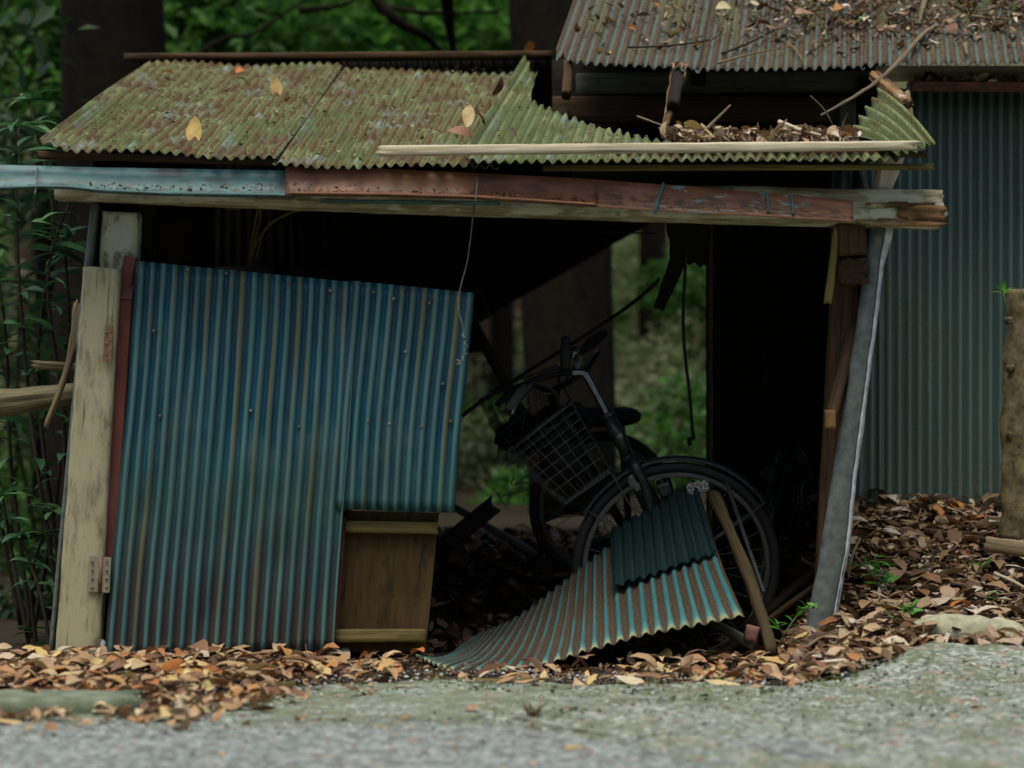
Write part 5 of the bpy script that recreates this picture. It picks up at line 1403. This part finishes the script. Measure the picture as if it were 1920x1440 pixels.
gd = litter("gutter_debris", [P(x, gb(x) + 46 - LR.random() * 14 if x > 540 else 357 - LR.random() * 12, -.175) for x in (LR.uniform(150, 1100) for _ in range(420))], None, M['litter_dark'], "dark rotted debris lying along the sagging front gutters", (.006, .02), 8, .4)

SHAPES = {c: [leaf_mesh("leaf_shape_" + c, .075, .033 + .004 * q, LR.uniform(-1.8, 1.8), LR.uniform(-.4, .5), M['leaf_' + c], LR.uniform(-.6, .6), .8, q * 7 + 1) for q in range(5)] for c in LEAFCOL}
def one_leaf(p, colour, label, group, s=1.0, tilt=.3):
    o = link_mesh("fallen_leaf", LR.choice(SHAPES[colour]), p, (LR.gauss(0, tilt), LR.gauss(0, tilt), LR.uniform(0, 6.28)), s)
    return tag(o, label, "leaf", group)
for px, py, c, lab, s in (
        (668, 1303, 'brown', "dark red leaf lying alone on the mossy road edge", .95), (755, 1291, 'yellow', "narrow yellow leaf at the road edge below the brown panel", .85),
        (885, 1332, 'tan', "pale tan leaf on the road below the fallen sheet", .8), (567, 1352, 'orange', "folded rust red leaf on the road's mossy strip", .6),
        (762, 1349, 'orange', "orange leaf beside a pale one on the road", .55), (800, 1356, 'tan', "long pale leaf next to the orange one on the road", .8),
        (1075, 1404, 'yellow', "long buff leaf along the apron's broken edge", .75), (1275, 1380, 'tan', "pale leaf on the concrete apron", .6),
        (995, 1431, 'pink', "small pinkish leaf at the bottom edge of the picture", .5), (430, 1381, 'yellow', "bright yellow leaf on the asphalt at the left", .5),
        (232, 1389, 'tan', "buff leaf on the asphalt below the leaf heap", .5), (90, 1340, 'brown', "brown leaf on the road before the kerb stone", .9),
        (20, 1345, 'brown', "dark brown leaf before the kerb at the left picture edge", .8), (460, 1354, 'tan', "small pale leaf at the leaf heap's lower edge", .6),
        (545, 1318, 'tan', "pale leaf standing on edge near the leaf heap", .55), (1005, 1282, 'orange', "orange brown leaf before the fallen sheet", .75), (1112, 1276, 'yellow', "cream crumpled leaf before the fallen sheet", .8),
        (1262, 1286, 'green', "yellow green leaf below the fallen sheet's right half", .7), (1355, 1300, 'orange', "bright orange leaf at the foot of the grass sprout", .5), (1040, 1315, 'brown', "tiny dark leaf on the mossy road strip", .3),
        (1830, 1325, 'pink', "reddish faded leaf on the apron at the right", .75), (1890, 1262, 'brown', "brown leaf on the apron's right rear edge", .9), (1905, 1245, 'yellow', "yellow leaf at the right end of the pale root", .9),
        (300, 1335, 'yellow', "yellow leaf on the heap beside the kerb stone's end", .8), (720, 1330, 'tan', "small tan leaf on the mossy road strip", .4), (1200, 1420, 'pink', "faded leaf along the apron's front crack", .5)):
    one_leaf(gpt(px, py), c, lab, "leaves lying on the road", s, .25)
def on_roof_a(px, py):
    """point on the lower roof plane under photo pixel (px, py)"""
    a, c = P(74, 280, -.15), P(283, 116, 2.2); sl = (c.z - a.z) / (c.y - a.y)
    k_ = (720 - py) / FPX
    Y = (CAM_Z + k_ * CAM_D - (a.z - sl * a.y)) / (sl - k_)
    p = P(px, py, Y); p.z += .014; return p
for px, py, c, lab, s in ((313, 149, 'yellow', "pale round leaf on the lower roof's left end", .75), (451, 146, 'orange', "reddish yellow leaf high on the lower roof", .8), (517, 172, 'yellow', "broad yellow leaf in the middle of the left roof sheet", 1.0),
        (364, 254, 'yellow', "long yellow leaf near the left eave", 1.1), (462, 209, 'brown', "dark crumpled leaf on the left roof sheet", .45), (388, 110, 'tan', "pale leaf leaning on the ridge cap", .6), (992, 97, 'orange', "orange leaf lying on the ridge cap's right end", .8),
        (928, 170, 'brown', "curled brown leaf beside the raised roof seam", .9), (878, 226, 'yellow', "long yellow leaf by the small debris heap on the roof", .9), (900, 214, 'tan', "tan leaf on the small debris heap on the roof", .5), (893, 232, 'brown', "dark rotted leaf on the small debris heap on the roof", .8),
        (858, 262, 'brown', "dark brown leaf behind the left end of the pale batten", 1.0), (818, 255, 'brown', "brown leaf slumped near the batten's left tip", .7), (937, 258, 'yellow', "small yellow leaf behind the batten", .5), (963, 260, 'brown', "dark cone like clump behind the batten", .6)):
    one_leaf(on_roof_a(px, py), c, lab, "leaves on the lower roof", s * 1.25, .55)
for px, py, c, lab, s in ((1128, 92, 'yellow', "pale yellow leaf near the upper roof's left corner", 1.0), (1122, 40, 'tan', "tan leaf high on the upper roof's left part", .9), (1236, 55, 'yellow', "long yellow leaf on the upper roof's left sheet", 1.1),
        (1195, 15, 'orange', "orange leaf at the top of the upper roof's left sheet", .7), (1228, 26, 'yellow', "yellow leaf just above the long yellow one", .8), (1168, 55, 'orange', "small orange leaf on the upper roof's left sheet", .5),
        (1296, 78, 'orange', "orange leaf on the upper roof's first seam", .7), (1336, 15, 'yellow', "crumpled yellow leaf above the upper roof's first seam", .8), (1392, 84, 'yellow', "small yellow leaf among twigs on the upper roof", .5),
        (1120, 88, 'green', "green leaflet on the upper roof's left corner", .4), (1158, 32, 'green', "green leaflet higher on the upper roof's left sheet", .45), (1440, 65, 'tan', "broad tan leaf on the middle of the upper roof", 1.0), (1500, 27, 'tan', "large pale leaf on the upper roof's litter", 1.1),
        (1600, 25, 'pink', "pinkish brown leaf on the upper roof's litter", 1.1), (1610, 36, 'green', "green leaf in the upper roof's litter", .7), (1565, 20, 'orange', "orange brown leaf at the top of the upper roof's middle", .9), (1690, 40, 'tan', "tan leaf on the upper roof's right part", .9),
        (1845, 15, 'pink', "large pinkish leaf at the upper roof's top right", 1.2), (1790, 62, 'brown', "dark leaf on the upper roof's right part", .9), (1880, 58, 'brown', "brown leaf near the upper roof's right end", .9), (1710, 52, 'yellow', "small yellow leaf in the twigs of the upper roof", .6)):
    k_ = (116 - py) / 112 * 1.02
    one_leaf(uroof(px - 30 * k_ * 0, k_, .016), c, lab, "leaves on the upper roof", s * 1.15, .5)
for px, py, c, lab, s in ((1300, 235, 'yellow', "yellow leaf at the left of the roof hollow's debris", .9), (1332, 258, 'yellow', "yellow leaf against the batten in the roof hollow", .8), (1385, 258, 'brown', "brown leaf lying flat in the roof hollow", 1.), (1437, 250, 'yellow', "upright yellow leaf in the middle of the roof hollow", .8),
        (1458, 238, 'pink', "tall reddish leaf standing in the roof hollow", 1.1), (1560, 248, 'tan', "tan leaf by the torn roof corner", .8), (1595, 250, 'orange', "orange brown leaf tucked under the torn roof corner", .8), (1354, 242, 'green', "green leaf in the roof hollow's debris", .5)):
    one_leaf(P(px, py, -.12), c, lab, "leaves in the roof hollow", s, .8)
for q in range(96):
    x, y, z = front_pt(LR); c = LR.choice(['tan', 'tan', 'yellow', 'yellow', 'brown', 'orange', 'pink'])
    side = "left of the brown panel" if x < -.45 else ("before the fallen sheet" if x < .6 else "by the shed's right corner")
    one_leaf(Vector((x, y, z + .012)), c, {'tan': "tan", 'yellow': "pale yellow", 'brown': "brown", 'orange': "rusty orange", 'pink': "pinkish"}[c] + " dead leaf on the leaf heap " + side, "leaves on the front leaf heap", LR.uniform(.7, 1.15), .45)
for q in range(84):
    x, y, z = slope_pt(LR); c = LR.choice(['tan', 'brown', 'brown', 'pink', 'pink', 'orange', 'tan'])
    if q % 9 == 0: c = 'yellow'
    side = "low on the bank near the root" if y < .3 else ("midway up the bank" if y < .8 else "high on the bank under the green wall")
    one_leaf(Vector((x, y, z + .012)), c, {'tan': "tan", 'yellow': "yellow", 'brown': "dark brown", 'orange': "rust coloured", 'pink': "pinkish grey"}[c] + " dead leaf " + side, "leaves on the right bank", LR.uniform(.7, 1.25), .4)

# ------------------------------------------------------------------ twigs
def twig(pts, r, lab, mat='twig', group="twigs on the upper roof", cat="twig"):
    return tag(tube("twig", pts, [r, r * .85, r * .45], M[mat], None, 6, 8, lump=.25, lscale=40), lab, cat, group)
def UR(*a): return [uroof(px, (116 - py) / 112 * 1.02, h) for px, py, h in a]
twig([uroof(1762, .55, .02), uroof(1730, .35, .03), P(1690, 110, .90), P(1648, 150, .80), P(1600, 182, .65), P(1540, 216, .45)], .010, "long bare twig slanting off the upper roof into the hollow")
twig(UR((1748, 0, .03), (1735, 25, .03), (1728, 52, .02)), .012, "pale thick twig at the upper roof's top right", 'stick')
twig(UR((1700, 25, .02), (1725, 14, .025), (1748, 12, .02)), .008, "short pale twig crossing the thick one on the upper roof", 'stick')
twig(UR((1345, 115, .018), (1400, 102, .02), (1460, 92, .02)), .004, "thin pale twig low on the upper roof's middle sheet", 'straw')
twig(UR((1350, 98, .018), (1390, 85, .02), (1440, 62, .02), (1500, 40, .02)), .005, "dark thin twig curving over the upper roof's middle", 'twig_dark')
twig(UR((1170, 94, .02), (1240, 88, .02), (1320, 75, .02), (1345, 60, .02)), .004, "dark thread like twig across the upper roof's left sheet", 'twig_dark')
twig(UR((1474, 84, .02), (1490, 95, .02), (1505, 115, .02)), .004, "pale short twig pointing down the upper roof", 'straw')
twig(UR((1645, 55, .02), (1672, 66, .02), (1675, 100, .02)), .004, "pale kinked twig on the upper roof near the second seam", 'straw')
twig(UR((1830, 38, .02), (1880, 44, .02), (1925, 46, .02)), .005, "brown twig across the upper roof's right end")
twig(UR((1900, 5, .02), (1870, 25, .02), (1840, 30, .02)), .005, "brown twig at the upper roof's top right corner")
twig(UR((1812, 90, .02), (1813, 108, .02)), .009, "short stubby pale stick low on the upper roof's right part", 'stick')
twig(UR((1575, 42, .02), (1592, 52, .02), (1598, 60, .02)), .004, "pale splinter on the upper roof's middle litter", 'straw')
twig(UR((1600, 20, .03), (1625, 10, .04), (1630, 2, .04)), .004, "thin forked twig high on the upper roof")
twig([P(1305, 262, -.12), P(1335, 232, -.10), P(1370, 197, -.08)], .006, "pale bare twig standing up in the roof hollow", 'twig')
twig([P(1460, 228, -.08), P(1500, 243, -.12), P(1548, 256, -.16)], .007, "pale barkless stick lying across the roof hollow", 'batten')
twig([P(1572, 258, -.1), P(1582, 230, -.08), P(1590, 212, -.08)], .004, "thin branching twig by the torn roof corner", 'twig_dark')
twig([P(1520, 180, .3), P(1545, 205, .2), P(1562, 235, .05)], .003, "very thin dark twig above the roof hollow", 'twig_dark')
twig([P(1195, 218, .3), P(1260, 240, .1), P(1330, 248, .0)], .003, "thin pale twig lying over the mossy sheet's broken edge", 'twig')
twig([P(640, 1262, -.33), P(680, 1262, -.3), P(715, 1250, -.25)], .004, "grey root like twig in the dirt below the brown panel", 'twig', "twigs on the ground")
twig([gpt(890, 1276), gpt(950, 1276), gpt(1040, 1272)], .007, "straight pale stick before the fallen sheet", 'railwood', "twigs on the ground")
twig([P(1510, 1215, -.25), P(1540, 1195, -.22), P(1575, 1185, -.2)], .006, "pale stick by the foot of the metal corner strip", 'twig', "twigs on the ground")
twig([P(1578, 1015, .55), P(1640, 1080, .35), P(1720, 1128, .15), P(1780, 1145, .05)], .006, "long dark twig sloping down the leaf bank", 'twig', "twigs on the ground")
twig([P(1612, 1010, .5), P(1597, 1045, .42), P(1590, 1085, .34)], .006, "pale bent twig leaning on the bank by the metal strip", 'twig', "twigs on the ground")
twig([P(1632, 1138, .05), P(1690, 1146, .04), P(1760, 1150, .03)], .005, "thin pale twig lying across the lower bank", 'twig', "twigs on the ground")
twig([P(1865, 1075, .28), P(1900, 1090, .2), P(1940, 1112, .12)], .006, "pale twig at the right of the bank", 'batten', "twigs on the ground")
twig([P(1826, 900, 1.1), P(1836, 930, 1.0), P(1856, 960, .92)], .004, "thin dark twig leaning on the green wall", 'twig_dark', "twigs on the ground")

# ------------------------------------------------------------------ sprouts and grass
def sprout(label, stems, nleaf, size, cat="seedling", seed=1, mat='sprout', ratio=.34, spread=1.0):
    q = random.Random(seed)
    T = empty("seedling" if cat == "seedling" else "grass_tuft", stems[0][0], label, cat)
    mes = [leaf_mesh("seedling_leaf_shape", .05, .05 * ratio, -.6, .2, M[mat], seed=seed + k_) for k_ in range(2)]
    for pts in stems:
        tube("stem", pts, [.003, .0025, .0015], M['stemgreen'], T, 5, 6)
        path = catmull(pts, 8)
        for k_ in range(nleaf):
            f = .35 + .65 * k_ / max(1, nleaf - 1); p = path[int(f * (len(path) - 1))]
            a = k_ * 2.4 + q.random(); d = Vector((math.cos(a) * spread, math.sin(a) * .7, q.uniform(-.2, .7)))
            s = size * q.uniform(.7, 1.2); link_mesh("leaf", q.choice(mes), p + d.normalized() * .024 * s, aim(d, q.gauss(0, .4)), s, T)
sprout("bright green seedling between the prop stick and the metal strip", [st((1462, 1208, -.2), (1478, 1178, -.2), (1500, 1148, -.2), (1512, 1138, -.2)), st((1470, 1195, -.2), (1462, 1178, -.22), (1448, 1168, -.22)), st((1500, 1150, -.2), (1520, 1140, -.21), (1533, 1140, -.21))], 7, .8, seed=3)
sprout("narrow leaved green seedling on the bank beside the metal strip", [st((1665, 1120, .2), (1640, 1085, .25), (1625, 1055, .28)), st((1665, 1120, .2), (1655, 1080, .22), (1640, 1045, .24))], 9, 1.25, seed=5, ratio=.25)
sprout("small leaved green seedling sprawling above the rough stone", [st((1620, 1190, -.15), (1640, 1165, -.12), (1690, 1150, -.1)), st((1620, 1190, -.15), (1640, 1200, -.2), (1634, 1218, -.24)), st((1680, 1170, -.1), (1705, 1150, -.1), (1712, 1136, -.08))], 9, .8, seed=8)
sprout("bright green seedling drooping over the rough stone", [st((1600, 1185, -.22), (1615, 1200, -.26), (1612, 1228, -.28)), st((1605, 1185, -.22), (1622, 1210, -.27), (1630, 1232, -.29))], 8, .8, seed=11, ratio=.28)
sprout("grass sprout in the leaves below the prop stick", [st((1362, 1308, -.75), (1362, 1285, -.75), (1352, 1262, -.75)), st((1366, 1308, -.75), (1370, 1290, -.75), (1378, 1276, -.75)), st((1360, 1308, -.75), (1355, 1288, -.75), (1348, 1278, -.75))], 4, .5, "grass", 13, ratio=.14, spread=.4)
sprout("small green leaf seedling on the right of the bank", [st((1835, 1075, .35), (1842, 1062, .35), (1850, 1055, .35)), st((1845, 1130, .1), (1850, 1118, .1), (1855, 1110, .1))], 3, .8, seed=17)
sprout("green weeds growing in the upper roof's litter", [[uroof(1800, .9, .01), uroof(1805, .92, .05), uroof(1815, .95, .07)], [uroof(1840, .7, .01), uroof(1850, .72, .05), uroof(1862, .75, .06)], [uroof(1900, .6, .01), uroof(1905, .62, .05), uroof(1915, .63, .06)], [uroof(1775, 1.05, .01), uroof(1768, 1.07, .05), uroof(1760, 1.1, .06)]], 5, .55, seed=19)
sprout("tiny green seedling at the foot of the blue door's brown panel", [st((728, 1262, -.35), (724, 1252, -.35), (718, 1246, -.35))], 3, .7, seed=23)
tq = random.Random(4); gtp = gpt(998, 1345)
GT = empty("grass_tuft", gtp, "small yellowish grass tuft in the middle of the mossy road strip", "grass")
for q in range(16):
    a = tq.uniform(-1, 1); tube("blade", [gtp + Vector((tq.gauss(0, .012), tq.gauss(0, .012), 0)), gtp + Vector((a * .022, tq.gauss(0, .01), .022)), gtp + Vector((a * .045, tq.gauss(0, .015), .036 + tq.random() * .012))], [.0018, .0015, .0006], M['straw'], GT, 4, 3)

# lichen flakes on the lower roof, moss along the road edge, debris filled cracks
def on_sheet(tl, tr, br, bl, waves, phase, u, v, lift):
    n = (tr - tl).cross(bl - tl).normalized(); n = n if n.z > 0 else -n
    return tl * (1 - u) * (1 - v) + tr * u * (1 - v) + br * u * v + bl * (1 - u) * v + n * (.0062 * math.cos(2 * math.pi * (u * waves + phase)) + lift)
fl = []
for (cs, wv, ph, n_) in (((P(283, 116, 2.2), P(645, 119, 2.2), P(517, 296, -.16), P(74, 280, -.15)), 21.5, .1, 900), ((P(640, 121, 2.2), P(1010, 128, 2.2), P(935, 306, -.16), P(511, 299, -.17)), 21.5, .3, 800), ((P(985, 116, 2.15), P(1580, 116, 2.15), P(1690, 300, -.20), P(866, 303, -.19)), 41, 0, 500)):
    for _ in range(n_):
        u, v = LR.random(), LR.random()
        if nz(u * 7 + ph * 9, v * 9) < -.12: continue
        if wv > 30 and v < c_top(u) + .02: continue
        fl.append(on_sheet(*cs, wv, ph, u, v, .004))
litter("lichen_crust", fl, None, M['lichen'], "curled lichen and rust flakes crusting the lower roof sheets", (.006, .019), 31, .2, cat="lichen", aspect=.7)
mo = []
for _ in range(2600):
    x = LR.uniform(-1.6, 1.9)
    if x > -.05 and LR.random() < .6:
        y = apron_back(x) - abs(LR.gauss(0, .12)) if LR.random() < .6 else LR.uniform(apron_front(x), apron_back(x))
        if y > apron_back(x) or y < -2.6: continue
        z = max(ground_z(x, y), 0) + .016
    else:
        y = road_edge(x) - abs(LR.gauss(0, .15)); z = .014
    if nz(x * 5, y * 5, 8) < -.05: continue
    mo.append((x, y, z))
litter("moss_tufts", mo, None, M['moss'], "low moss tufts along the crumbling road edge", (.006, .022), 32, .6, cat="moss", aspect=.6)
def crack(pts, w, name="road_crack"):
    path = catmull([gpt(px, py, .0) for px, py in pts], 14); vs_, fs = [], []
    for i, p in enumerate(path):
        h = (max(ground_z(p.x, p.y), 0) + .024 if p.x > 0 and apron_front(p.x) < p.y < apron_back(p.x) else .016)
        o_ = .02 * nz(i * .37, 3); ww = w * (.5 + .9 * abs(nz(i * .6, 9)))
        vs_ += [(p.x, p.y + o_ - ww, h), (p.x, p.y + o_ + ww, h)]
    for i in range(len(path) - 1): fs.append((2 * i, 2 * i + 2, 2 * i + 3, 2 * i + 1))
    tag(mesh_obj(name, vs_, fs, M['brownwood'], None, [(v[0], v[1]) for v in vs_]), kind="structure")
crack([(925, 1352), (1020, 1376), (1110, 1390), (1190, 1412), (1260, 1432), (1330, 1452)], .013)
crack([(1365, 1408), (1430, 1420), (1500, 1428), (1580, 1445)], .008)
crack([(480, 1356), (600, 1360), (720, 1358), (850, 1362), (925, 1352)], .007)
